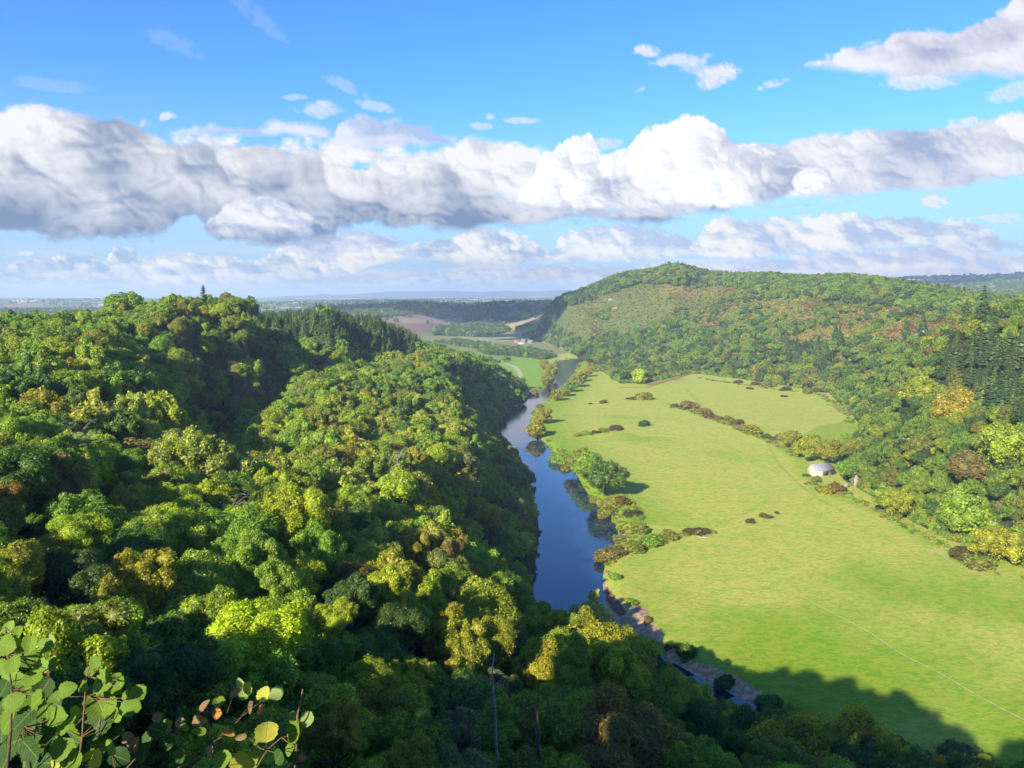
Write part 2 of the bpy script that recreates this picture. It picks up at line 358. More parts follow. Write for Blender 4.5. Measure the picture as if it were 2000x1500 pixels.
TRK = [trunk_mesh(f'trunk_{i}', 800 + i, M_BARK) for i in range(3)]
TRKC = trunk_mesh('conifer_trunk', 810, M_BARK, 0, .002)

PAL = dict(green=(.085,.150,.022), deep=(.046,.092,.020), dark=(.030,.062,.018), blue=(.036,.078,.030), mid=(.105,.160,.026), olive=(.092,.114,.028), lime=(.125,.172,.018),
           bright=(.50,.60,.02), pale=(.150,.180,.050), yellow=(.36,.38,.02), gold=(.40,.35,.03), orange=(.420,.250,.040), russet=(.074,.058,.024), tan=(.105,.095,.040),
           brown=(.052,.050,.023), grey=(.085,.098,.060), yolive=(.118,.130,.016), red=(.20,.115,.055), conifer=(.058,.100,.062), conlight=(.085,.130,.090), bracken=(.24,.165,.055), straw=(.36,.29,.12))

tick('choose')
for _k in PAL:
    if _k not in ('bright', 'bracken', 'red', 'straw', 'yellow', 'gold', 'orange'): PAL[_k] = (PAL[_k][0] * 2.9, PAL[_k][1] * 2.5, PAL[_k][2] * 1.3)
# ------------------------------------------------------------------ choose where every tree stands
BRK = [(1060,612),(1160,578),(1250,548),(1420,552),(1520,575),(1700,585),(1850,600),(2050,604),(2050,592),(1960,612),(1870,650),(1760,668),(1690,655),(1560,668),(1480,640),(1400,645),(1330,615),(1230,645),(1150,672),(1120,655)]
CONA = [(505,590),(640,610),(760,625),(800,642),(822,668),(800,690),(740,690),(640,672),(560,668),(500,640)]     # plantation along the far ridge
CONB = [(1838,690),(1870,655),(1960,640),(2150,640),(2150,830),(1960,800),(1900,770)]
def jit(sp, x0, x1, y0, y1, j=.36):
    xs = np.arange(x0, x1, sp); ys = np.arange(y0, y1, sp * .87); X, Y = np.meshgrid(xs, ys); X = X + (np.arange(len(ys)) % 2)[:, None] * sp / 2
    X = X + rs.uniform(-j, j, X.shape) * sp; Y = Y + rs.uniform(-j, j, Y.shape) * sp; return X.ravel(), Y.ravel()
cand = []   # x, y, z, H, R, kind, tint index name
def zone_trees(X, Y, far):
    r = np.hypot(X, Y); az = np.degrees(np.arctan2(X, Y))
    out = inpoly(X, Y, VAL) | inpoly(X, Y, RIV) | (segdist(X, Y, RIV, True) < 2.5)
    k = ~out; X, Y = X[k], Y[k]; Z = height(X, Y); px, py, dep = proj(X, Y, Z + 10)
    return X, Y, Z, px, py
def pick(names, p, n): return list(rs.choice(names, n, p=np.array(p) / sum(p)))
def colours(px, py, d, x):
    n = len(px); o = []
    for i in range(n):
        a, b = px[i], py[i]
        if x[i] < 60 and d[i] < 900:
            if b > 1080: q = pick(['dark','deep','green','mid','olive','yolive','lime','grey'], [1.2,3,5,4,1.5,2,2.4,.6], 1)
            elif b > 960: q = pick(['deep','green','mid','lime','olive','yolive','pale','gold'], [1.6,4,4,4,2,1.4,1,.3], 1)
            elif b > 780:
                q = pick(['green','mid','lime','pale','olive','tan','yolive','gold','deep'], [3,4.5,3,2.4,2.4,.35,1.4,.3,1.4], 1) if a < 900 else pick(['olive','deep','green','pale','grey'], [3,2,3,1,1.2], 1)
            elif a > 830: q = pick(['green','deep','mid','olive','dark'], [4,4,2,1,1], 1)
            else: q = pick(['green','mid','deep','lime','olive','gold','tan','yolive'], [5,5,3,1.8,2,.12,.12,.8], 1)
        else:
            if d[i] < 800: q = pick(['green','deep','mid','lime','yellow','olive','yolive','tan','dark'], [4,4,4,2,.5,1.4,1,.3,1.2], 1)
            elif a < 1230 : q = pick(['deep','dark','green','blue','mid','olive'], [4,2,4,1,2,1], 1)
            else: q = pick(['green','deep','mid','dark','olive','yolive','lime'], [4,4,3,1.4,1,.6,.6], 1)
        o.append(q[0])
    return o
T = []   # dict list
def add_tree(x, y, H, Rr, kind, tint, hero=None, z=None, top=None):
    T.append(dict(x=float(x), y=float(y), z=float(z) if z is not None else None, H=float(H), R=float(Rr), kind=kind, tint=tint, hero=hero))
# heroes: pixel of the crown centre, crown width in pixels, colour, kind, label
HERO = [
 (505,1250,185,'bright','oak','brilliant yellow-green maple glowing in sunlight out of the dark wood at the bottom'),
 (640,1215,95,'lime','oak','sunlit lime crown touching the brilliant yellow-green maple on its river side'),
 (400,945,175,'pale','ash','big pale grey-green ash with airy crown, largest in the sunny near wood'),
 (310,845,115,'lime','ash','lime green crown just behind the big pale ash'),
 (565,1045,155,'lime','ash','tall lime ash with yellow shoots between the pale ash and the gold maple'),
 (560,955,100,'lime','oak','bright lime round crown at the edge of the shade beside the pale ash'),
 (262,1080,120,'deep','oak','rounded dark green crown in shadow below the big pale ash'),
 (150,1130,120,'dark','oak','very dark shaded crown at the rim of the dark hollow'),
 (695,1030,105,'deep','oak','deep green round crown between the lime ash and the river wood'),
 (800,1085,85,'gold','ash','gold and green maple in the middle of the near wood'),
 (880,1098,85,'tan','ash','straw coloured crown beside the gold maple'),
 (700,1140,90,'russet','oak','brown-green rounded crown below the gold maple'),
 (908,1132,62,'orange','oak','small orange crown on top of the lime trees near the river'),
 (935,1215,165,'lime','oak','large lime crown hanging over the dark gap with bare trunks'),
 (825,1175,95,'lime','ash','lime crown just left of the orange one'),
 (862,1185,60,'tan','ash','small tan crown tucked between two lime crowns'),
 (1000,1250,62,'grey','ash','grey-green sparse crown beside the large lime one'),
 (1150,1215,110,'pale','ash','pale yellow-green crown standing against the water below the river bend'),
 (1190,1300,185,'yolive','oak','broad golden-olive beech at the water side in half shade'),
 (1200,1460,200,'tan','oak','big brownish crown at the bottom edge of the view'),
 (1600,1475,215,'yolive','oak','yellow-olive maple overhanging the river at the bottom edge'),
 (800,1490,105,'yolive','oak','yellowish olive crown at the bottom edge under the dark gap'),
 (655,1430,95,'gold','ash','shaded crown with orange leaves above the hazel stalk'),
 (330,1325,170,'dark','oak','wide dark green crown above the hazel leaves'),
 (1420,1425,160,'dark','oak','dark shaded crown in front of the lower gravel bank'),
 (1345,1320,110,'deep','oak','dark green crown reaching over the river beside the golden-olive beech'),
 (1010,1010,60,'grey','ash','silvery whitish tree on the steep bank over the river'),
 (245,985,62,'gold','ash','small golden crown at the lit edge above the dark hollow'),
 (18,965,60,'orange','oak','orange crown at the very edge of the near wood'),
 (185,672,62,'gold','oak','orange-topped tree standing out on the far wooded slope'),
 (85,800,85,'yolive','oak','golden-olive crown low on the far wooded slope'),
 (345,705,62,'yellow','oak','yellow-green crown on the slope facing the dark gully'),
 (545,800,60,'yellow','oak','yellow speckled crown just beyond the dark gully'),
 (245,607,78,'green','oak','big rounded oak rising highest over the western skyline'),
 (355,607,62,'green','oak','rounded tree on the skyline between the big oak and the pointed pine'),
 (480,606,60,'deep','oak','round dark green skyline tree beyond the pointed pine'),
 (125,650,90,'deep','oak','broad dark crown below the skyline gap with the pale field'),
 (1945,1065,75,'yellow','oak','brilliant yellow crown at the foot of the eastern wood'),
 (1762,985,52,'yellow','ash','slim yellow-green tree at the meadow edge of the eastern wood'),
 (1730,975,45,'lime','ash','lime green tree beside the slim yellow-green one'),
 (1870,800,90,'gold','oak','golden crown in the middle of the eastern wood under the conifers'),
 (1800,770,80,'lime','oak','lime crown near the conifers of the eastern wood'),
 (1890,1010,100,'green','oak','big green crown above the brilliant yellow one at the meadow edge'),
 (1900,915,75,'tan','oak','brownish crown among the green of the eastern wood'),
 (1960,870,85,'lime','oak','lime and gold crown at the side of the eastern wood'),
 (1247,738,30,'bright','ash','bright green slender tree where the hill wood meets the upper meadow'),
]
for px, py, w, tint, form, lab in HERO:
    if py < 612 and px < 700:
        v = ray(px, py); v = v / math.hypot(v[0], v[1]); dd_ = np.linspace(330, 640, 60); hh = height(v[0] * dd_, v[1] * dd_); d_ = dd_[np.argmax((hh - 106) / dd_)]; p = at_d(px, py, d_); p[2] = float(height(p[0], p[1]))
    elif px > 1500 and 820 < py < 930:
        p = hit(px, py, 5.0); Rr = w / 2 / F * math.dist(p, CAM); p = hit(px, py, Rr * .85)
    else: p = hit(px, py, 8.0)
    rng = math.dist(p, CAM); Rr = w / 2 / F * rng; Rr = min(max(Rr, 2.5), 17)
    H = Rr * 1.6
    v = ray(px, py); d = math.hypot(p[0], p[1]); zc = 120 + v[2] / math.hypot(v[0], v[1]) * d     # height of the crown centre here
    H = max(H, zc - p[2] + Rr * .75)
    T.append(dict(x=p[0], y=p[1], z=None, H=H, R=Rr, kind=form, tint=tint, hero=lab, zc=zc))
nh = len(T); HX = np.array([t['x'] for t in T]); HY = np.array([t['y'] for t in T]); HR = np.array([t['R'] for t in T])
VALD = lambda X, Y: segdist(X, Y, VAL, True)
# near and middle woods on the western side, the bluff below the viewpoint, the ridge behind it
def scatter(sp, x0, x1, y0, y1, rmin, rmax, sel):
    X, Y = jit(sp, x0, x1, y0, y1); r = np.hypot(X, Y); k = (r > rmin) & (r <= rmax); X, Y, r = X[k], Y[k], r[k]
    k = sel(X, Y); X, Y = X[k], Y[k]
    k = ~(inpoly(X, Y, VAL) | inpoly(X, Y, RIV)) & (segdist(X, Y, RIV, True) > 3.5); X, Y = X[k], Y[k]
    Z = height(X, Y); px, py, dep = proj(X, Y, Z + 9)
    return X, Y, Z, px, py, dep
def infov(X, Y, m=9): return (np.abs(np.degrees(np.arctan2(X, Y))) < 35 + m)
WEST = lambda X, Y: (X < 130) & infov(X, Y) & (X < 40 + np.maximum(0, 300 - Y))
for sp, r0, r1 in ((8.8, 34, 130), (11.0, 130, 330), (11.0, 330, 1000)):
    X, Y, Z, px, py, dep = scatter(sp, -800, 140, 10, 960, r0, r1, WEST)
    k = px < 1500 + 0 * X; k |= np.hypot(X, Y) < 200
    X, Y, Z, px, py, dep = [a[k] for a in (X, Y, Z, px, py, dep)]
    dd = np.hypot(X, Y); cs = colours(px, py, dd, X)
    con = inpoly(px, py, CONA) & (dd > 420)
    for i in range(len(X)):
        if (np.hypot(HX - X[i], HY - Y[i]) < HR * .62 + sp * .28).any(): continue
        if con[i]:
            T.append(dict(x=X[i], y=Y[i], z=Z[i], H=rs.uniform(14, 19), R=rs.uniform(4.2, 5.6), kind='conifer', tint='conifer' if rs.rand() < .7 else 'conlight', hero=None)); continue
        Rr = sp * rs.uniform(.50, .80); H = rs.uniform(11, 17)
        if dd[i] < 75: H = rs.uniform(5.5, 8.5); Rr *= .8
        elif dd[i] < 115: H = rs.uniform(8, 12)
        T.append(dict(x=X[i], y=Y[i], z=Z[i], H=H, R=Rr, kind='oak' if rs.rand() < (.75 if dd[i] > 330 else .5) else 'ash', tint=cs[i], hero=None))
# woods of the eastern hill
EAST = lambda X, Y: (X > 20) & infov(X, Y, 7) & ~((X < 130) & (np.hypot(X, Y) < 330))
for sp, r0, r1 in ((10.5, 300, 900), (12.5, 900, 2050)):
    X, Y, Z, px, py, dep = scatter(sp, 20, 1500, 100, 2050, r0, r1, EAST)
    br = inpoly(px, py + 0, BRK) & (np.hypot(X, Y) > 850); op = vnoise(X, Y, 70, 21)
    k = ~(br & (op + (vnoise(X, Y, 24, 23) - .5) * .5 < .66)) & (Z > 2.3) & ~((np.hypot(X, Y) > 1750) & (px < 1050)); X, Y, Z, px, py, dep, br = [a[k] for a in (X, Y, Z, px, py, dep, br)]
    dd = np.hypot(X, Y); cs = colours(px, py, dd, X); con = (inpoly(px, py, CONB) & (dd < 900)) | ((vnoise(X, Y, 60, 31) > .86) & (dd > 900))
    for i in range(len(X)):
        if (np.hypot(HX - X[i], HY - Y[i]) < HR * .6 + sp * .26).any(): continue
        if con[i]:
            T.append(dict(x=X[i], y=Y[i], z=Z[i], H=rs.uniform(13, 20), R=rs.uniform(4.8, 6.6), kind='conifer', tint='conifer' if rs.rand() < .6 else 'conlight', hero=None)); continue
        q = .7 if br[i] else 1.
        T.append(dict(x=X[i], y=Y[i], z=Z[i], H=rs.uniform(11, 17) * q, R=sp * rs.uniform(.5, .74) * q, kind='oak' if rs.rand() < .8 else 'ash', tint=cs[i], hero=None))
for px, py, h in ((1770,655,26),(1802,650,30),(1885,640,30),(1918,632,36),(1632,655,24),(1640,658,22)):
    p = hit(px, py, 6)
    T.append(dict(x=p[0], y=p[1], z=p[2], H=h, R=h * .2, kind='conifer', tint='conifer', hero=None))
p = hit(398, 592, 10); T.append(dict(x=p[0], y=p[1], z=p[2], H=22, R=5.0, kind='conifer', tint='conifer', hero='dark pointed pine breaking the western skyline between round oaks'))
# the ridge and wood behind and beside the viewpoint (casts the long shadow on the meadow)
X, Y = jit(8.5, -190, 60, -110, 120); rr = np.hypot(X, Y); az = np.degrees(np.arctan2(X, Y))
k = (rr > 22) & (np.abs(az) > 43) & ((X < -8) | (Y < -22)) & (X * .57 + Y * .82 > -75) & (rr < 170) & (X * .819 - Y * .574 > -72); X, Y = X[k], Y[k]; Z = height(X, Y)
for i in range(len(X)):
    pe, al_ = X[i] * .819 - Y[i] * .574, X[i] * .574 + Y[i] * .819
    if -4 < pe < 4: continue
    H_ = min(2 + (236 + rs.uniform(-12, 6) - al_) * .532 - Z[i], 27) if pe > -62 else rs.uniform(3, 6)
    if H_ < 2: continue
    T.append(dict(x=X[i], y=Y[i], z=Z[i], H=H_, R=min(max(2.2, H_ * .34), 5.5), kind='oak', tint='green', hero=None, behind=True))
for t in T:
    if t['z'] is None: t['z'] = float(height(t['x'], t['y']))
LIM = np.array([(955,830),(985,872),(1010,905),(1035,955),(1072,990),(1078,1040),(1068,1110),(1062,1185),(1085,1190),(1160,1183),(1240,1192),(1290,1240),(1350,1300),(1370,1335),(1400,1370),(1500,1390),(1530,1388),(1600,1378),(1700,1400),(1745,1452),(1850,1474),(2000,1486)], float)
T2 = []
for t in T:
    d = math.hypot(t['x'], t['y'])
    if t['y'] > 5 and d < 420 and t['x'] < 140 and t['kind'] != 'conifer' and not (t['hero'] and t['hero'].startswith('silvery')):
        drop = False
        for _ in range(7):
            ztop = t['zc'] + t['R'] * .95 if 'zc' in t else t['z'] + t['H'] + t['R'] * .1
            bad = False
            for f_, k_ in ((0, 1.0), (.9, .35), (-.9, .35)):
                px, py, dep = proj(t['x'] + f_ * t['R'], t['y'], t['z'] + (ztop - t['z']) * (1 if f_ == 0 else .72))
                if px > 945 and px < 2050 and py < np.interp(px, LIM[:, 0], LIM[:, 1]) - 4 - rs.rand() * 8: bad = True
            if not bad: break
            if t['hero']: t['zc'] -= 1.6; t['H'] = max(t['H'] - 1, 5); t['R'] *= .98; continue
            t['H'] *= .86; t['R'] *= .93
        else: drop = not t['hero']
        if drop: continue
    if abs(t['x'] - 5) < 40 and 190 < t['y'] < 300 and not t['hero']: t['H'] = min(t['H'], 9.5)
    T2.append(t)
T = T2
print('TREES', len(T))
tick('what the view shows')
# what the view shows of each: a small depth buffer of crown discs
W2, H2 = 800, 600; zb = np.full((H2, W2), 1e9); ib = np.full((H2, W2), -1)
for i, t in enumerate(T):
    cz = t.get('zc', t['z'] + (t['H'] * .55 if t['kind'] == 'conifer' else t['H'] - t['R'] * .8)); px, py, dep = proj(t['x'], t['y'], cz)
    if dep < 5: continue
    px, py = px * W2 / 2000, py * H2 / 1500; a = max(t['R'] / dep * F * W2 / 2000, .8); b = a * (2.2 if t['kind'] == 'conifer' else .85)
    x0, x1, y0, y1 = int(max(px - a, 0)), int(min(px + a + 1, W2)), int(max(py - b, 0)), int(min(py + b + 1, H2))
    if x0 >= x1 or y0 >= y1: continue
    yy, xx = np.mgrid[y0:y1, x0:x1]; m = (((xx + .5 - px) / a) ** 2 + ((yy + .5 - py) / b) ** 2 < 1) & (zb[y0:y1, x0:x1] > dep)
    zb[y0:y1, x0:x1][m] = dep; ib[y0:y1, x0:x1][m] = i
vis = np.bincount(ib[ib >= 0], minlength=len(T))
br = [i for i, t in enumerate(T) if t['kind'] != 'conifer']; co = [i for i, t in enumerate(T) if t['kind'] == 'conifer']
heroes = [i for i in range(len(T)) if T[i]['hero']]
SOLO = set(heroes) | set([i for i in sorted(br, key=lambda i: -vis[i]) if vis[i] > 6 and not T[i]['hero']][:290 - nh])
SOLOC = set([i for i in sorted(co, key=lambda i: -vis[i]) if vis[i] > 6][:90])
SOLO |= SOLOC

# ------------------------------------------------------------------ point-instanced mass (one object each, kind = stuff)
def mass(name, label, pts, protos, cat='wood'):
    """pts: list of (x,y,z, sx,sy,sz, rot, variant, (r,g,b)); protos: list of meshes"""
    n = len(pts); me = bpy.data.meshes.new(name); me.vertices.add(n)
    me.vertices.foreach_set('co', np.array([p[:3] for p in pts], np.float32).ravel())
    a = me.attributes.new('sc', 'FLOAT_VECTOR', 'POINT'); a.data.foreach_set('vector', np.array([p[3:6] for p in pts], np.float32).ravel())
    a = me.attributes.new('rot', 'FLOAT_VECTOR', 'POINT'); a.data.foreach_set('vector', np.array([(0, 0, p[6]) for p in pts], np.float32).ravel())
    a = me.attributes.new('vi', 'INT', 'POINT'); a.data.foreach_set('value', np.array([p[7] for p in pts], np.int32))
    a = me.attributes.new('tint', 'FLOAT_COLOR', 'POINT'); a.data.foreach_set('color', np.array([tuple(p[8]) + (1,) for p in pts], np.float32).ravel())
    o = link(name, me, kind='stuff', label=label, category=cat)
    ng = bpy.data.node_groups.new(name + '_nodes', 'GeometryNodeTree')
    ng.interface.new_socket('Geometry', in_out='INPUT', socket_type='NodeSocketGeometry'); ng.interface.new_socket('Geometry', in_out='OUTPUT', socket_type='NodeSocketGeometry')
    N = NT(ng); gi = N.n('NodeGroupInput'); go = N.n('NodeGroupOutput'); jn = N.n('GeometryNodeJoinGeometry')
    def na(nm, ty):
        nd = N.n('GeometryNodeInputNamedAttribute', data_type=ty); nd.inputs['Name'].default_value = nm; return nd.outputs['Attribute']
    sc_, ro, vi = na('sc', 'FLOAT_VECTOR'), na('rot', 'FLOAT_VECTOR'), na('vi', 'INT')
    for k, pm in enumerate(protos):
        po = bpy.data.objects.new(pm.name + '_source', pm)
        oi = N.n('GeometryNodeObjectInfo', {'Object': po}, transform_space='ORIGINAL')
        cmp_ = N.n('FunctionNodeCompare', data_type='INT', operation='EQUAL'); ng.links.new(vi, cmp_.inputs[2]); cmp_.inputs[3].default_value = k
        ip = N.n('GeometryNodeInstanceOnPoints', {'Points': gi.outputs[0], 'Selection': cmp_.outputs[0], 'Instance': oi.outputs['Geometry'], 'Rotation': ro, 'Scale': sc_})
        ng.links.new(ip.outputs[0], jn.inputs[0])
    ng.links.new(jn.outputs[0], go.inputs[0])
    md = o.modifiers.new('scatter', 'NODES'); md.node_group = ng
    return o
def vary(c, s=.16):
    k = rs.uniform(1 - s, 1 + s); h = rs.uniform(-.08, .08); return (c[0] * k * (1 + h), c[1] * k, c[2] * k * (1 - h))

def proto_for(t):
    d = math.hypot(t['x'], t['y'])
    if t['kind'] == 'conifer': return (CONN if d < 900 else CONF)[rs.randint(3 if d < 900 else 2)]
    j = FORMS.index(t['kind'])
    if d < 210: return NEAR[j * 3 + rs.randint(3)]
    if d < 620: return MID[j * 3 + rs.randint(3)]
    return FAR[j * 2 + rs.randint(2)]
CNAME = dict(green='mid green', deep='deep green', dark='dark green', blue='bluish green', mid='fresh green', olive='olive green', lime='lime green', bright='brilliant yellow-green', pale='pale grey-green',
             yellow='yellow-green', gold='golden', orange='orange', russet='russet brown', tan='tan', brown='brown', grey='grey-green', yolive='yellowish olive', conifer='dark', conlight='pale bluish')
MARK = [(505,1250,'the brilliant yellow-green maple'),(400,945,'the big pale ash'),(800,1085,'the gold maple'),(935,1215,'the large lime crown over the gap'),(1190,1300,'the golden-olive beech'),
        (1200,1460,'the big brownish crown'),(1590,1465,'the maple overhanging the river'),(330,1325,'the hazel leaves'),(410,810,'the dark gully'),(185,672,'the orange-topped tree on the far slope'),(245,592,'the big skyline oak'),
        (398,585,'the skyline pine'),(150,1200,'the dark hollow'),(700,650,'the ridge plantation'),(1010,790,'the boulder in the river'),(1055,1010,'the silvery tree over the river'),(565,1045,'the tall lime ash'),(905,1335,'the bare twiggy tree'),
        (1600,918,'the barn'),(1945,1065,'the brilliant yellow crown of the eastern wood'),(1870,800,'the golden crown of the eastern wood'),(1900,720,'the eastern conifers'),(1762,985,'the slim yellow-green tree'),(1247,738,'the slender bright tree by the upper meadow'),
        (1660,830,'the top corner of the fenced paddock'),(85,800,'the golden-olive crown on the far slope'),(695,1030,'the deep green round crown'),(1345,1320,'the dark crown reaching over the river'),(830,680,'the end of the plantation'),(1480,740,'the scrubby upper edge of the meadow')]
LM = {}
def place_label(px, py, tint, what):
    m = min(MARK, key=lambda q: math.hypot(q[0] - px, (q[1] - py) * 1.3)); dx, dy = px - m[0], py - m[1]
    if math.hypot(dx, dy) < 45: rel = 'right next to'
    elif abs(dx) > abs(dy) * 1.8: rel = 'left of' if dx < 0 else 'right of'
    elif abs(dy) > abs(dx) * 1.8: rel = 'behind' if dy < 0 else 'in front of'
    else: rel = ('behind and ' if dy < 0 else 'in front and ') + ('left of' if dx < 0 else 'right of')
    return f'{CNAME[tint]} {what}', rel, m[2], math.hypot(dx, dy), px
solo_lab = {}
def make_labels(ids, what):
    grp = {}
    for i in ids:
        t = T[i]
        if t['hero']: solo_lab[i] = t['hero']; continue
        px, py, _ = proj(t['x'], t['y'], t['z'] + t['H'] * .7)
        a, rel, m, ds, x = place_label(px, py, t['tint'], what[t['kind']]); grp.setdefault((a, rel, m), []).append((ds, i))
    for (a, rel, m), L in grp.items():
        L.sort(); n = len(L)
        for k, (ds, i) in enumerate(L):
            if n == 1: s = f'{a} {rel} {m}'
            elif k == 0: s = f'{a} closest {rel} {m}'
            elif k == n - 1: s = f'{a} farthest {rel} {m}'
            elif n == 3: s = f'{a} midway {rel} {m}'
            else: s = f'{["second","third","fourth","fifth","sixth","seventh","eighth","ninth","tenth"][min(k-1,8)]} {a} {rel} {m}, counted outward'
            s = s.replace(', counted outward', '')
            if len(s.split()) > 16: s = s.replace(' in front and', '').replace(' behind and', '')
            solo_lab[i] = s
make_labels([i for i in SOLO if i not in SOLOC], dict(oak='rounded crown', ash='airy upright crown'))
make_labels(sorted(SOLOC), dict(conifer='conifer'))
wood_pts = []; WP = NEAR + MID + FAR; con_pts = []; CPR = CONN + CONF
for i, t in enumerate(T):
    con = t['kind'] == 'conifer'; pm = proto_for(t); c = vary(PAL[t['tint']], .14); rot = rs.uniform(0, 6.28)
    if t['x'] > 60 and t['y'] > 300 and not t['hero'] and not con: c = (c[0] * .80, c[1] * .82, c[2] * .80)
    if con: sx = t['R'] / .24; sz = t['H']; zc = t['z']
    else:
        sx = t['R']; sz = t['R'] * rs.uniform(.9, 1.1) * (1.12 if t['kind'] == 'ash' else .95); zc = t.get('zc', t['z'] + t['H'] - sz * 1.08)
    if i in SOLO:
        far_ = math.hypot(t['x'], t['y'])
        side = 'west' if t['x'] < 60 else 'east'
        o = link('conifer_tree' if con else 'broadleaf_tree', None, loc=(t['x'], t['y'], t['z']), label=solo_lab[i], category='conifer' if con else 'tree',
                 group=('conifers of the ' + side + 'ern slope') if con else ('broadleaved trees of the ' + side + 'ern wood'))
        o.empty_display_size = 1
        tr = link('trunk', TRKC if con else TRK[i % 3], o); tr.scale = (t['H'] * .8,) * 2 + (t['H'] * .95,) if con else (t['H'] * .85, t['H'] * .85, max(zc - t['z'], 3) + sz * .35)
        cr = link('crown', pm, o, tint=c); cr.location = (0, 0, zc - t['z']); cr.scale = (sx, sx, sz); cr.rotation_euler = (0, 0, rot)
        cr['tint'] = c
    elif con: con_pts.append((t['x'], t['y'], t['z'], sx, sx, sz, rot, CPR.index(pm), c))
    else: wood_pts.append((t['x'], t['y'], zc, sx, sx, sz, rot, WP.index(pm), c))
# under-storey that closes the floor of the near woods
X, Y, Z, px, py, dep = scatter(5.2, -260, 140, 8, 330, 13, 260, WEST)
for i in range(len(X)):
    d = math.hypot(X[i], Y[i]); Rr = rs.uniform(1.6, 3.2) * (1 if d > 60 else .6)
    if d < 30: Rr *= .6
    wood_pts.append((X[i], Y[i], Z[i] + Rr * .4, Rr, Rr, Rr, rs.uniform(0, 6), 6 + rs.randint(6), vary(PAL[['deep', 'dark', 'green'][rs.randint(3)]])))
e1 = scatter(6.5, 100, 900, 200, 1250, 300, 1250, EAST); e2 = scatter(3.6, 160, 420, 230, 460, 300, 470, EAST)
X, Y, Z, px, py, dep = [np.concatenate(q) for q in zip(e1, e2)]
for i in range(len(X)):
    if VALD(np.array([X[i]]), np.array([Y[i]]))[0] > 60 and math.hypot(X[i], Y[i]) > 480: continue
    Rr = rs.uniform(2.0, 3.8); wood_pts.append((X[i], Y[i], Z[i] + Rr * .4, Rr, Rr, Rr, rs.uniform(0, 6), 12 + rs.randint(4), vary(PAL[['deep', 'olive', 'green', 'mid'][rs.randint(4)]])))
mass('woodland', 'mass of mixed green broadleaved woodland covering the slopes of the gorge', wood_pts, WP)
if con_pts: mass('conifer_plantation', 'dense dark conifer plantation on the ridges', con_pts, CPR)
tick('bracken and scrub on')
# bracken and scrub on the open hill
X, Y = jit(6.0, 60, 1500, 850, 2050); k = infov(X, Y, 5); X, Y = X[k], Y[k]; Z = height(X, Y); px, py, dep = proj(X, Y, Z + 2)
k = inpoly(px, py, BRK) & (Z > 12) & ~inpoly(X, Y, VAL); X, Y, Z, px = X[k], Y[k], Z[k], px[k]
cl = vnoise(X, Y, 110, 41) + (vnoise(X, Y, 35, 42) - .5) * .6; sp_ = []
for i in range(len(X)):
    if rs.rand() < (.30 if px[i] < 1330 else .1): continue
    left = px[i] < 1330
    if cl[i] > .55: c = pick(['bracken','russet','tan','yolive','olive','red'], [5,2,1.5,1.4,1.2,.9] if not left else [1,1,1,3,3,.2], 1)[0]
    else: c = pick(['yolive','olive','mid','green','deep','gold','bracken'], [3,3,2,2,1.6,.5,1.2] if not left else [3,4,1,2,3,.1,.3], 1)[0]
    q = rs.uniform(1.3, 3.6)
    sp_.append((X[i], Y[i], Z[i] + q * .25, q, q, q * .8, rs.uniform(0, 6), rs.randint(3), vary(PAL[c], .2)))
mass('bracken_scrub', 'rusty bracken and low scrub spread over the open hillside', sp_, TINY, 'scrub')

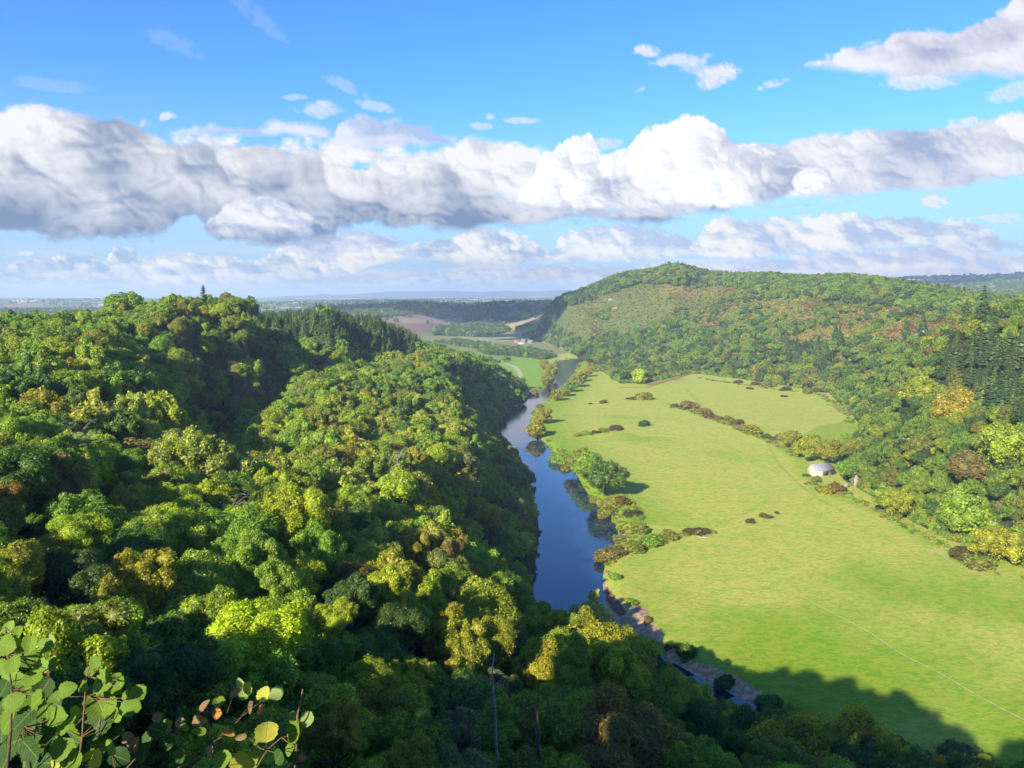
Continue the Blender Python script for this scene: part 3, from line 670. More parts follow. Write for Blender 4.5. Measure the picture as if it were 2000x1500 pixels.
# shrubs and trees that stand one by one on the valley floor: base pixel x,y, width px, colour, form, words
SH = [
 (1234,780,18,'brown','shrub','small brown bush beside the double green one, upper meadow'),(1252,781,34,'yolive','shrub','wide yellow-green bush standing alone in the upper meadow'),
 (1152,789,9,'brown','shrub','tiny bush, first of the low broken hedge by the bend'),(1176,788,15,'olive','shrub','small bush ending the low broken hedge by the bend'),
 (1128,851,14,'olive','shrub','first small bush of the short hedge in mid meadow, river end'),(1145,848,18,'green','shrub','second bush of the short mid-meadow hedge, dark green'),
 (1163,845,16,'brown','shrub','third bush of the short mid-meadow hedge, brownish'),(1177,842,16,'olive','shrub','fourth bush of the short mid-meadow hedge, olive'),
 (1205,839,36,'brown','shrub','large brown dome-shaped bush in the middle of the meadow'),(1261,831,24,'dark','shrub','dark bush standing alone right of the brown dome-shaped one'),
 (1318,794,14,'dark','shrub','dark low bush at the upper end of the diagonal hedge'),(1345,798,34,'tan','shrub','tan bush, widest at the upper end of the diagonal hedge'),(1367,808,24,'tan','shrub','straw coloured bush in the diagonal hedge before the reddish one'),
 (1387,816,24,'red','shrub','reddish bush in the diagonal meadow hedge'),(1403,819,16,'russet','shrub','small russet bush after the reddish one in the hedge'),(1421,822,22,'olive','shrub','olive bush in the middle of the diagonal hedge'),
 (1436,830,22,'russet','shrub','brownish bush beyond the gap of the diagonal hedge'),(1452,838,20,'tan','shrub','tan bush following the brownish one of the diagonal hedge'),(1470,846,38,'yolive','shrub','yellowish spreading bush of the diagonal hedge'),
 (1496,856,18,'dark','shrub','small dark bush at the lower end of the diagonal hedge'),(1515,860,26,'brown','shrub','brown bush just left of the round yellow-edged tree'),(1530,862,30,'grey','shrub','greyish bush touching the round yellow-edged tree'),
 (1200,1083,46,'tan','shrub','straw coloured willow bush at the water end of the low hedge'),(1240,1076,40,'olive','shrub','green section of the low hedge nearest the straw willow'),(1275,1062,44,'green','shrub','green middle section of the low hedge across the river meadow'),
 (1308,1050,36,'olive','shrub','olive section of the low hedge before its gap'),(1345,1040,28,'brown','shrub','round brownish bush near the path end of the low hedge'),(1374,1040,26,'brown','shrub','last low brown bush of the hedge beside the path corner'),
 (1465,1019,22,'brown','shrub','low brown patch bush alone in the lower meadow'),(1495,1010,26,'brown','shrub','larger low brown bush in the lower meadow'),(1517,1002,12,'brown','shrub','tiny brown bush at the end of the three in the lower meadow'),
 (1085,897,44,'green','shrub','round green bush on the bank above the deep pool'),(1107,912,26,'tan','shrub','tan bank bush between the green one and the oaks'),
 (1190,1000,42,'yolive','shrub','yellow-green bush on the bank below the deep green oak'),(1217,985,40,'russet','shrub','russet bush behind the bank below the oak'),(1236,1008,42,'brown','shrub','rounded brown bush beside the meadow shadow'),
 (1208,1050,30,'grey','shrub','pale grey leafless-looking bush at the water edge'),(1248,1040,42,'olive','shrub','olive bush behind the pale grey one'),(1165,975,26,'yolive','shrub','small yellowish bush under the deep green oak'),
 (1050,852,48,'gold','willow','golden willow clump on the inside of the river bend'),(1062,828,38,'gold','willow','paler willow behind the golden clump at the bend'),(1055,795,20,'olive','shrub','small olive bush at the start of the bank willows'),
 (1088,783,28,'yolive','willow','first willow of the row along the meadow bank, nearest'),(1102,774,26,'olive','willow','olive willow next in the row along the meadow bank'),(1116,766,28,'green','willow','green willow in the middle of the bank row'),
 (1128,756,28,'yolive','willow','yellowish willow in the middle of the bank row'),(1138,746,26,'gold','willow','golden willow in the upper bank row'),(1148,736,24,'gold','willow','pale gold willow near the top of the bank row'),
 (1156,726,22,'yolive','willow','small willow at the far top of the bank row'),
 (1070,752,34,'olive','willow','olive willow on the far bank beside the bright field'),(1072,738,34,'gold','willow','big golden willow on the far bank of the upper reach'),(1062,722,26,'gold','willow','golden willow at the head of the far bank'),(1046,768,22,'tan','shrub','tan bush on the far bank by the river narrows'),
 (1593,940,24,'olive','shrub','olive bush right in front of the barn wall'),(1612,962,34,'yolive','shrub','yellow-flecked bush below the barn'),(1634,958,34,'russet','shrub','brown bush between the barn and the stone ruin'),(1578,930,14,'brown','shrub','low brown bush at the barn corner'),
 (1130,920,62,'olive','oak','tall olive tree group member on the bank, upstream of the oak'),(1150,935,70,'green','oak','grey-green tree half hidden behind the big riverbank oak'),(1182,968,88,'deep','oak','big deep green round oak on the river bank'),
 (1440,748,22,'brown','shrub','low brown thicket at the top edge of the upper meadow'),(1475,752,22,'brown','shrub','brown thicket under the wood edge, upper meadow'),(1500,756,26,'olive','shrub','olive thicket in the upper meadow corner row'),(1535,763,24,'brown','shrub','wide brown thicket below the hill wood'),
 (1575,768,26,'olive','shrub','olive thicket near the upper corner of the meadow'),(1600,766,30,'brown','shrub','brown thicket at the upper corner of the meadow'),(1462,760,14,'brown','shrub','small brown thicket standing out into the upper meadow'),(1532,775,14,'brown','shrub','lone small thicket in the upper corner'),
 (1658,825,20,'green','shrub','rounded bush at the wood corner above the paddock'),
 (1748,1012,22,'olive','shrub','olive scrub at the foot of the eastern wood'),(1720,992,20,'brown','shrub','brown scrub at the meadow edge near the slim tree'),(1875,1090,52,'brown','shrub','long low brown bramble bed beside the field path'),(1905,1108,50,'olive','shrub','lower end of the bramble bed beside the field path'),
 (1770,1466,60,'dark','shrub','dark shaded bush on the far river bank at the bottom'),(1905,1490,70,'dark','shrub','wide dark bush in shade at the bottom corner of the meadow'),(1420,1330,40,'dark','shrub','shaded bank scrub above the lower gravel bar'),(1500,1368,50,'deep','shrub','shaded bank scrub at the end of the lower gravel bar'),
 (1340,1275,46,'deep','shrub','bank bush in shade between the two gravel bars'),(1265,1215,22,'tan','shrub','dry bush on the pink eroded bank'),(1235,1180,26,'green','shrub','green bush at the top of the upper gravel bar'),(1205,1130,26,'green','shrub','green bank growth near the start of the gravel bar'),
 (1548,876,42,'yolive','oak','round green tree with yellow edge ending the meadow hedge'),(1584,900,60,'yellow','oak','rounded golden-yellow tree behind the barn'),(1617,906,56,'yolive','oak','golden-green tree close behind the barn roof'),
 (1664,940,50,'green','oak','fresh green tree just east of the barn'),(985,707,14,'green','oak','right one of a pair of small round trees in the far bright field'),(992,706,14,'green','oak','left one of a pair of small round trees, far bright field'),
]
for px, py, w, tint, form, lab in SH:
    p = G(px, py, 2.0); z = float(height(p[0], p[1])); rng = math.dist(p, CAM); Rr = w / 2 / F * rng
    c = vary(PAL[tint], .08)
    if form == 'oak':
        pm = MID[rs.randint(3)]; H = Rr * 1.75
        o = link('riverside_tree', None, loc=(p[0], p[1], z), label=lab, category='tree', group='single trees on the valley floor')
        tr = link('trunk', TRK[rs.randint(3)], o); tr.scale = (H * .85,) * 3
        cr = link('crown', pm, o); cr.location = (0, 0, Rr * .82); cr.scale = (Rr, Rr, Rr * .92)
    elif form == 'willow':
        o = link('willow_tree', None, loc=(p[0], p[1], z), label=lab, category='willow', group='willows along the river banks')
        tr = link('trunk', TRK[rs.randint(3)], o); tr.scale = (Rr * 1.6,) * 3
        cr = link('crown', WIL[rs.randint(2)], o); cr.location = (0, 0, Rr * .8); cr.scale = (Rr, Rr, Rr * .95)
    else:
        low = .5 if tint == 'brown' and py > 740 and w < 60 else .8
        o = link('bush', None, loc=(p[0], p[1], z), label=lab, category='bush', group='bushes and hedge bushes on the valley floor')
        cr = link('foliage', SHR[rs.randint(4)], o); cr.location = (0, 0, Rr * .22 * low); kx = 1.35 if 'hedge' in lab else 1.0; cr.scale = (Rr * 1.3 * kx, Rr * 1.05 * kx, Rr * low * 1.15)
    cr.rotation_euler = (0, 0, rs.uniform(0, 6)); cr['tint'] = c

# rough growth along the water's edge
bk = []
for line, dn in ((RBw, 1.0), (LBw, .6)):
    for a, b in zip(line[:-1], line[1:]):
        L = np.linalg.norm(b - a); nrm = np.array([-(b - a)[1], (b - a)[0]]) / (L + 1e-9)
        for _ in range(int(L / 1.3 * dn)):
            t = rs.rand(); q = a + (b - a) * t + nrm * rs.uniform(-1, 1) * 6
            if inpoly(q[0], q[1], RIV) or segdist(q[0], q[1], RIV, True) < .8: continue
            x, y = q; px, py, _ = proj(x, y, 1.)
            if 1165 < px < 1320 and 1120 < py < 1262 and segdist(x, y, RBw) < 7: continue
            if 1340 < px < 1560 and 1280 < py < 1410 and segdist(x, y, RBw) < 7: continue
            if rs.rand() < .35: continue
            s = rs.uniform(.7, 1.9) * (1.3 if math.hypot(x, y) > 600 else 1); c = pick(['straw','tan','olive','green','yolive','brown'], [1.4,1.6,3,3,2,1], 1)[0]
            bk.append((x, y, float(height(x, y)) + s * .2, s, s, s * .7, rs.uniform(0, 6), rs.randint(3), vary(PAL[c], .15)))
for poly, nn in (([(1135,950),(1175,975),(1215,965),(1250,990),(1262,1030),(1240,1062),(1205,1075),(1198,1040),(1190,1012),(1160,985)], 300), ([(1180,1075),(1205,1062),(1245,1055),(1250,1072),(1215,1085),(1190,1100)], 60), ([(1070,875),(1110,880),(1128,915),(1120,925),(1095,895)], 70)):
    P = np.array([G(*p, 2.)[:2] for p in poly]); lo, hi = P.min(0), P.max(0)
    for _ in range(nn):
        x, y = rs.uniform(lo[0], hi[0]), rs.uniform(lo[1], hi[1])
        if not inpoly(np.array(x), np.array(y), P) or inpoly(np.array(x), np.array(y), RIV): continue
        s = rs.uniform(.9, 2.3); c = pick(['straw', 'tan', 'olive', 'green', 'yolive', 'russet'], [1, 1.5, 4, 3, 3, 1], 1)[0]
        bk.append((x, y, float(height(x, y)) + s * .2, s, s, s * .8, rs.uniform(0, 6), rs.randint(3), vary(PAL[c], .2)))
hg = []
for line, wd, sz, dn in (([(1185,1088),(1215,1082),(1245,1074),(1280,1064),(1312,1052),(1345,1042),(1390,1038)], 3.2, 1.7, 2.2), ([(1308,796),(1345,800),(1370,812),(1400,822),(1440,838),(1470,850),(1500,862),(1540,878),(1560,892)], 4.0, 1.9, 1.3),
        ([(1122,853),(1160,847),(1215,840)], 1.6, 1.3, 1.6), ([(1236,782),(1262,782)], 2, 1.3, 1.2), ([(1140,790),(1180,788)], 1.4, .9, .8), ([(1365,738),(1440,750),(1520,762),(1600,770),(1645,800),(1668,830)], 7, 2.2, .8),
        ([(1560,935),(1600,950),(1650,965),(1700,992),(1745,1015),(1830,1060),(1880,1092),(1930,1112),(2000,1130)], 5, 1.6, 1.3)):
    W = [G(*p, 2.)[:2] for p in line]
    for a, b in zip(W[:-1], W[1:]):
        L = np.linalg.norm(b - a)
        for _ in range(int(L * dn)):
            q = a + (b - a) * rs.rand() + rs.normal(0, wd * .38, 2)
            if vnoise(np.array(q[0]), np.array(q[1]), 9, 71) < .3: continue
            z_ = rs.uniform(.4, 1.1) * sz; c = pick(['olive', 'green', 'yolive', 'tan', 'russet', 'deep', 'straw'], [4, 3, 2, 1.5, 1.2, 2, .6], 1)[0]
            hg.append((q[0], q[1], float(height(q[0], q[1])) + z_ * .15, z_, z_, z_ * .85, rs.uniform(0, 6), rs.randint(3), vary(PAL[c], .2)))
mass('hedge_undergrowth', 'ragged brambles and low growth along the hedge lines and wood edge', hg, TINY, 'undergrowth')
mass('bank_vegetation', 'rank straw and green growth along the river banks', bk, TINY, 'riverbank plants')

tick('far country')
# ------------------------------------------------------------------ far country: woods and hedgerow trees
FW = [  # polygon, spacing m, size m
 ([(560,596),(640,592),(700,597),(745,603),(740,612),(690,606),(620,602)],13,8), ([(715,606),(740,596),(780,591),(840,590),(900,594),(950,603),(905,607),(850,603),(800,606),(760,612)],13,8),
 ([(690,606),(740,612),(800,609),(800,614),(740,621),(700,618)],14,7),([(798,612),(840,606),(850,613),(830,617)],14,7),([(852,610),(868,608),(880,616),(860,622)],13,7),
 ([(880,600),(930,598),(955,591),(990,600),(1000,606),(985,612),(960,622),(930,628),(905,622),(885,612)],13,8),([(1000,600),(1030,592),(1062,588),(1085,590),(1075,604),(1048,612),(1010,606)],13,8),
 ([(940,642),(985,629),(988,632),(945,648)],12,6),([(846,655),(850,640),(905,634),(940,632),(975,634),(995,644),(990,650),(930,658),(880,656)],13,8),
 ([(975,624),(1050,612),(1052,616),(980,627)],12,5),([(1005,641),(1035,634),(1040,637),(1008,644)],11,5),([(850,668),(900,666),(960,676),(965,684),(900,676)],14,8),([(930,684),(960,676),(1000,680),(1040,682),(1070,690),(1085,697),(1060,702),(1000,694),(950,692)],12,7),
 ([(945,705),(975,706),(975,709),(945,708)],9,3.5),([(1020,655),(1040,650),(1042,664),(1032,666)],11,7),
 ([(1795,562),(1850,548),(1900,545),(2080,543),(2080,580),(1960,580),(1880,572)],17,11),([(1764,541),(1806,541),(1806,544),(1764,544)],12,7),
 ([(1925,574),(2060,568),(2060,582),(1950,586)],14,8)]
fw = []
for P, sp, sz in FW:
    P = np.array(P, float); x0, y0 = P.min(0); x1, y1 = P.max(0)
    n = int((x1 - x0) * (y1 - y0) * .85)
    n = min(n, 900)
    for _ in range(n):
        a, b = rs.uniform(x0, x1), rs.uniform(y0, y1)
        if not inpoly(a, b, P): continue
        h = hit(a, b, 1.0)
        if h is None or math.hypot(h[0], h[1]) < 1250: continue
        if inpoly(h[0], h[1], RIV): continue
        s = sz * rs.uniform(.5, .95)
        fw.append((h[0], h[1], h[2] + s * .55, s, s, s * rs.uniform(.8, 1.1), rs.uniform(0, 6), rs.randint(4), vary(PAL[pick(['deep', 'dark', 'green', 'blue', 'olive'], [4, 4, 2, 2, .7], 1)[0]])))
X, Y = jit(85, -6000, 6500, 1500, 9500, .5); k = infov(X, Y, 4) & (vnoise(X, Y, 420, 51) + (vnoise(X, Y, 130, 52) - .5) > .5) & (np.hypot(X, Y) > 2300); X, Y = X[k], Y[k]; Z = height(X, Y)
for x, y, z in zip(X, Y, Z):
    for _ in range(rs.randint(1, 5)):
        s = rs.uniform(5, 9); xx, yy = x + rs.uniform(-45, 45), y + rs.uniform(-14, 14)
        fw.append((xx, yy, z + s * .5, s, s, s, 0, rs.randint(4), vary(PAL[['deep', 'dark', 'blue'][rs.randint(3)]])))
mass('distant_woods', 'far off woods, copses and hedgerow trees of the plain', fw, FAR, 'wood')

tick('ground sheet')
# ------------------------------------------------------------------ ground sheet
def gcol(r, g, b): return np.array([r, g, b])
nr, na_ = RR.shape
alb = np.zeros((nr, na_, 4)); alb[..., :3] = gcol(.042, .055, .020)                       # woodland floor
dist = RR; ins = inpoly(GX, GY, VAL); riv = segdist(GX, GY, RIV, True)
px, py, dep = proj(GX, GY, GZ)
fr = dep > 3
mead = ins & (GY < 1900)
n1 = vnoise(GX, GY, 60, 61); n2 = vnoise(GX, GY, 18, 62)
straw = gcol(.41, .365, .080); lush = gcol(.235, .295, .026); gm = gcol(.235, .30, .042)
gr_ = smooth(.3, .9, 1.02 - smooth(205, 390, dist) * .82 + (n1 - .5) * .9 + (n2 - .5) * .35)
rw = smooth(58, 6, segdist(GX, GY, RBw)) * (dist > 380)
hedge = smooth(9, 1.5, segdist(GX, GY, [G(*p)[:2] for p in [(1300,790),(1370,815),(1440,838),(1500,865),(1560,900),(1600,960),(1660,985),(1740,1015),(1830,1072)]]))
path_g = smooth(3, 1.0, segdist(GX, GY, [G(*p)[:2] for p in [(1232,935),(1300,985),(1345,1015),(1393,1040),(1430,1020),(1500,985)]])) * .35
pad = inpoly(GX, GY, [G(*p)[:2] for p in [(1555,862),(1600,836),(1655,828),(1700,850),(1660,905),(1640,930)]]) * .75
gr_ = np.clip(np.maximum.reduce([gr_, rw, hedge * .6, path_g, pad]), 0, 1)
far_green = (GX < G(1085, 730)[0]) & (dist > 900) & (segdist(GX, GY, LBw) > 0) & ins & (px < 1090) & (py > 678)
gr_ = np.where(far_green, .95, gr_)
mc = straw + (lush - straw) * gr_[..., None]
alb[mead, :3] = mc[mead]; alb[..., 3] = np.where(mead, .0, .5)
# open hillside: bracken and pale grass, the grass darkened to stand for cloud shade
hill = (dist > 850) & (dist < 2100) & ~ins & (GX > 40)
bp = hill & inpoly(px, py, BRK); hb = gcol(.185, .145, .048) + (n1[..., None] - .5) * gcol(.16, .0, .02); hl = gcol(.105, .125, .036) + (n2[..., None] - .5) * gcol(.05, .03, .0)
wgt = smooth(1250, 1400, px + (n1 - .5) * 200)[..., None]
alb[bp, :3] = (hl * (1 - wgt) + hb * wgt)[bp]
hl2 = hill & ~bp & (px < 1300) & (py < 680) & (py > 560); alb[hl2, :3] = hl[hl2] * .8
# near ledge by the viewpoint
alb[dist < 12, :3] = gcol(.07, .06, .03)
# fields
fb = (dist > 1750) & (GY > 0) & ~hill
alb[fb, :3] = gcol(.13, .15, .05); alb[..., 3] = np.where(fb & (dist > 2300), 1.0, alb[..., 3])
def field(poly, c, d0=1300, d1=20000, a=.5):
    m = inpoly(px, py, poly) & fr & (dist > d0) & (dist < d1); alb[m, :3] = c; alb[m, 3] = a
field([(690,700),(700,650),(1060,625),(1110,690),(1040,700)], (.20,.20,.075))
field([(690,622),(770,620),(800,613),(850,614),(860,632),(820,650),(690,640)], (.24,.155,.115)); field([(740,624),(862,621),(868,630),(790,632)], (.28,.19,.13)); field([(740,632),(868,632),(862,645),(800,652)], (.19,.115,.085))
field([(740,616),(830,610),(832,613),(745,620)], (.10,.19,.05)); field([(860,636),(915,632),(912,640),(850,648)], (.24,.17,.10))
field([(875,622),(930,620),(925,628),(880,628)], (.15,.2,.06)); field([(965,610),(1030,605),(1045,612),(968,622)], (.09,.21,.06)); field([(975,600),(1002,600),(1000,604),(978,604)], (.2,.27,.08))
field([(948,632),(1052,618),(1050,622),(985,633),(950,637)], (.26,.21,.12)); field([(990,633),(1055,620),(1050,628),(995,637)], (.33,.26,.14))
field([(995,640),(1050,630),(1045,642),(1000,646)], (.18,.22,.06)); field([(860,662),(950,656),(1045,640),(1035,662),(960,668),(880,668)], (.27,.26,.11)); field([(960,660),(1040,646),(1035,658),(980,668)], (.33,.30,.13))
field([(855,664),(900,666),(960,672),(1000,676),(990,680),(920,672),(860,670)], (.17,.19,.07))
field([(920,690),(950,692),(985,704),(940,706),(915,700)], (.10,.30,.035), 1100); field([(985,704),(985,696),(1058,704),(1060,730),(1035,752),(1000,735),(995,715)], (.17,.30,.03), 1000)
for P in ([(740,586),(850,588),(850,590),(745,589)],[(880,585),(985,584),(985,587),(885,588)],[(1030,577),(1100,575),(1100,579),(1035,581)],[(600,593),(690,593),(690,596),(600,597)],[(25,585),(75,586),(70,590),(25,589)]):
    field(P, (.50,.42,.28), 3000)
field([(1765,544),(1870,543),(1985,538),(1985,541),(1900,546),(1850,549),(1775,549)], (.36,.30,.2), 2500); field([(1910,555),(1950,556),(1945,561),(1915,562)], (.32,.22,.15), 2500)
field([(1700,570),(1800,550),(1900,549),(2100,545),(2100,600),(1700,600)], (.05,.08,.03), 2500)
field([(1910,555),(1950,556),(1945,561),(1915,562)], (.32,.22,.15), 2500)
field([(105,606),(120,606),(120,612),(105,613)], (.45,.40,.2), 900)
rd = (dist > 13000) & (GY > 0); alb[rd, :3] = gcol(.05, .08, .04); alb[rd, 3] = .75
# gravel, eroded bank, tracks
def gfield(poly, c):
    m = inpoly(GX, GY, [G(*p, 1.)[:2] for p in poly]); alb[m, :3] = c; alb[m, 3] = .3; return m
gfield([(1168,1128),(1180,1132),(1196,1158),(1216,1178),(1258,1206),(1290,1238),(1300,1262),(1262,1244),(1225,1232),(1195,1212),(1176,1190)], (.42,.30,.17))
gfield([(1180,1140),(1190,1150),(1215,1185),(1225,1205),(1205,1200),(1186,1172)], (.17,.10,.07)); gfield([(1225,1172),(1262,1195),(1278,1220),(1262,1218),(1235,1195)], (.30,.19,.13))
gfield([(1300,1262),(1330,1285),(1385,1305),(1440,1330),(1500,1362),(1530,1392),(1500,1400),(1430,1365),(1380,1345),(1330,1310),(1300,1290)], (.44,.30,.17))
gfield([(1175,1052),(1200,1040),(1215,1050),(1205,1085),(1185,1100),(1178,1090)], (.26,.19,.12))
def track(P, w, c, k=1.0):
    d = segdist(GX, GY, [G(*p, 2.)[:2] for p in P]); m = smooth(w, w * .4, d)[..., None] * k; alb[..., :3] = alb[..., :3] * (1 - m) + np.array(c) * m
track([(925,708),(985,710),(1008,718),(1018,732),(1010,745)], 4.5, (.42,.34,.22)); track([(1265,752),(1310,742),(1350,729),(1370,730)], 6, (.30,.13,.07)); track([(1212,756),(1262,757),(1300,746)], 3, (.12,.09,.03), .7)
track([(1500,870),(1520,905),(1560,945),(1600,975),(1650,1000)], 1.4, (.16,.22,.04), .4)
track([(1340,760),(1370,790),(1400,820)], 3, (.2,.28,.04), .4)
V = np.stack([GX, GY, GZ], -1).reshape(-1, 3)
I = np.arange(nr * na_).reshape(nr, na_); I2 = np.concatenate([I, I[:, :1]], 1)
Q = np.stack([I2[:-1, :-1], I2[1:, :-1], I2[1:, 1:], I2[:-1, 1:]], -1).reshape(-1, 4)[:, ::-1]
V = np.vstack([V, [[0, 0, 118.2]]]); cap = np.stack([np.full(na_, nr * na_), I2[0, :-1], I2[0, 1:]], -1)[:, ::-1]
m, N, out = material('ground')
at = N.n('ShaderNodeAttribute', attribute_type='GEOMETRY', attribute_name='alb'); pos = N.n('ShaderNodeNewGeometry').outputs['Position']
cd = N.n('ShaderNodeSeparateXYZ', {0: pos})
flat = N.n('ShaderNodeCombineXYZ', {0: cd.outputs[0], 1: cd.outputs[1]}).outputs[0]
kind = at.outputs['Alpha']
grain = N.noise(flat, .55, 4, .62); 
tus = N.n('ShaderNodeMapping', {0: flat, 2: (0, 0, rad(-35)), 3: (.22, .42, 1)}).outputs[0]; tn = N.noise(tus, 1.0, 6, .78, dist=1.2)
tu2 = N.noise(flat, .07, 5, .65)
base = at.outputs['Color']
gm_ = N.mix(N.m('MULTIPLY', N.mr(tn, .46, .56), .95), base, N.mix(1.0, base, (.58, .84, .50), 'MULTIPLY'))
gm_ = N.mix(N.m('MULTIPLY', N.mr(grain, .52, .75), .45), gm_, N.mix(1.0, gm_, (1.35, 1.18, 1.25), 'MULTIPLY'))
gm_ = N.mix(N.mr(tu2, .42, .60, 0, .5), gm_, N.mix(1.0, gm_, (.72, 1.02, .6), 'MULTIPLY'))
ro_ = N.mix(N.mr(grain, .35, .65), N.mix(1.0, base, (.62, .62, .62), 'MULTIPLY'), N.mix(1.0, base, (1.3, 1.3, 1.3), 'MULTIPLY'))
# patchwork of the plain
wv = N.n('ShaderNodeVectorMath', {0: flat, 1: N.n('ShaderNodeVectorMath', {0: N.noise(flat, .002, 2, .5, 1), 3: 120.0}, operation='SCALE').outputs[0]}, operation='ADD').outputs[0]
mp = N.n('ShaderNodeMapping', {0: wv, 2: (0, 0, .35), 3: (1 / 230., 1 / 420., 1)}).outputs[0]
v1 = N.n('ShaderNodeTexVoronoi', {'Vector': mp, 'Scale': 1.0, 'Randomness': .9}, feature='F1', voronoi_dimensions='2D')
v2 = N.n('ShaderNodeTexVoronoi', {'Vector': mp, 'Scale': 1.0, 'Randomness': .9}, feature='DISTANCE_TO_EDGE', voronoi_dimensions='2D')
rp = N.n('ShaderNodeValToRGB', {0: N.n('ShaderNodeSeparateColor', {0: v1.outputs['Color']}).outputs[0]}); el = rp.color_ramp; el.interpolation = 'CONSTANT'
for k_, (p_, c_) in enumerate([(0, (.10,.17,.05)), (.2, (.15,.20,.06)), (.38, (.07,.12,.04)), (.5, (.30,.26,.13)), (.62, (.46,.38,.24)), (.74, (.12,.18,.06)), (.86, (.25,.16,.11)), (.94, (.55,.46,.32))]):
    e = el.elements[k_] if k_ < 2 else el.elements.new(p_); e.position = p_; e.color = c_ + (1,)
fld = N.mix(N.mr(v2.outputs['Distance'], .03, .055), (.03, .05, .022), rp.outputs[0])
fld = N.mix(N.mr(N.noise(flat, .0016, 4, .6), .5, .58), fld, (.045, .075, .03))
isf = N.mr(kind, .85, .95, typ='LINEAR'); ism = N.mr(kind, .1, .25, 1, 0, typ='LINEAR')
c = N.mix(ism, ro_, gm_); c = N.mix(isf, c, fld)
p = N.n('ShaderNodeBsdfPrincipled', {'Base Color': c, 'Roughness': .9, 'Specular IOR Level': .1})
bm = N.n('ShaderNodeBump', {'Height': N.m('ADD', tn, grain), 'Strength': .5, 'Distance': .35}); N.t.links.new(bm.outputs[0], p.inputs['Normal'])
N.t.links.new(p.outputs[0], out.inputs[0])
me = mesh_np('ground', V, [Q, cap], True, mat=m)
a = me.attributes.new('alb', 'FLOAT_COLOR', 'POINT'); a.data.foreach_set('color', np.vstack([alb.reshape(-1, 4), [[.07, .06, .03, .5]]]).astype(np.float32).ravel())
link('ground', me, kind='structure', label='valley floor, wooded slopes and the patchwork plain beyond')

tick('river')
# ------------------------------------------------------------------ river
m, N, out = material('river_water')
pos = N.n('ShaderNodeNewGeometry').outputs['Position']; sx = N.n('ShaderNodeSeparateXYZ', {0: pos})
fy = N.mr(sx.outputs[1], 480, 760)
w1 = N.noise(N.n('ShaderNodeMapping', {0: pos, 3: (.5, .16, 1)}).outputs[0], 1.0, 3, .6)
rip = N.n('ShaderNodeBump', {'Height': w1, 'Strength': N.m('ADD', N.m('MULTIPLY', fy, .30), .02), 'Distance': .5})
p = N.n('ShaderNodeBsdfPrincipled', {'Base Color': (.008, .022, .045, 1), 'Roughness': N.m('ADD', N.m('MULTIPLY', fy, .06), .03), 'IOR': 1.5, 'Specular IOR Level': .9})
N.t.links.new(rip.outputs[0], p.inputs['Normal']); N.t.links.new(p.outputs[0], out.inputs[0])
import bmesh
bm_ = bmesh.new(); n = len(LBw); nR = len(RBw)
def resamp(P, n):
    s = np.concatenate([[0], np.cumsum(np.linalg.norm(np.diff(P, axis=0), axis=1))]); t = np.linspace(0, s[-1], n); return np.stack([np.interp(t, s, P[:, 0]), np.interp(t, s, P[:, 1])], 1)
La, Ra = resamp(LBw, 160), resamp(RBw, 160); mid = (La + Ra) / 2; mb = MB()
ext = 6
Lx = La + (La - Ra) / np.linalg.norm(La - Ra, axis=1)[:, None] * ext; Rx = Ra + (Ra - La) / np.linalg.norm(La - Ra, axis=1)[:, None] * ext
VV = [(*q, 0) for q in Lx] + [(*q, 0) for q in Rx]; FF = [(i, 160 + i, 161 + i, i + 1) for i in range(159)]
mb.add(VV, FF); link('river', mb.mesh('river', m, True), kind='structure', label='blue river winding up the gorge')

# footpaths
MP = simple('path_grass', (.40, .38, .17), .95, .2, .8)
def ribbon(P, w, name, up=.07):
    W = dense([G(*p, 2.2)[:2] for p in P], 14); mb = MB(); V = []
    for i, q in enumerate(W):
        t = W[min(i + 1, len(W) - 1)] - W[max(i - 1, 0)]; nn = np.array([-t[1], t[0]]) / (np.linalg.norm(t) + 1e-9); ww = w * (.75 + .5 * rs.rand())
        for s in (-1, 1):
            x, y = q + nn * s * ww / 2; V.append((x, y, float(height(x, y)) + up))
    mb.add(V, [(2 * i, 2 * i + 1, 2 * i + 3, 2 * i + 2) for i in range(len(W) - 1)]); link(name, mb.mesh(name, MP), kind='structure')
ribbon([(1393,1040),(1412,1058),(1450,1088),(1510,1130),(1575,1168),(1640,1203),(1700,1235),(1760,1275),(1830,1310),(1900,1352),(1960,1385),(2030,1420)], .42, 'footpath')
ribbon([(1240,945),(1290,983),(1340,1012),(1393,1040)], .4, 'footpath.001')
ribbon([(1822,1068),(1850,1092),(1890,1112),(1932,1128)], .6, 'footpath.002')

tick('buildings')
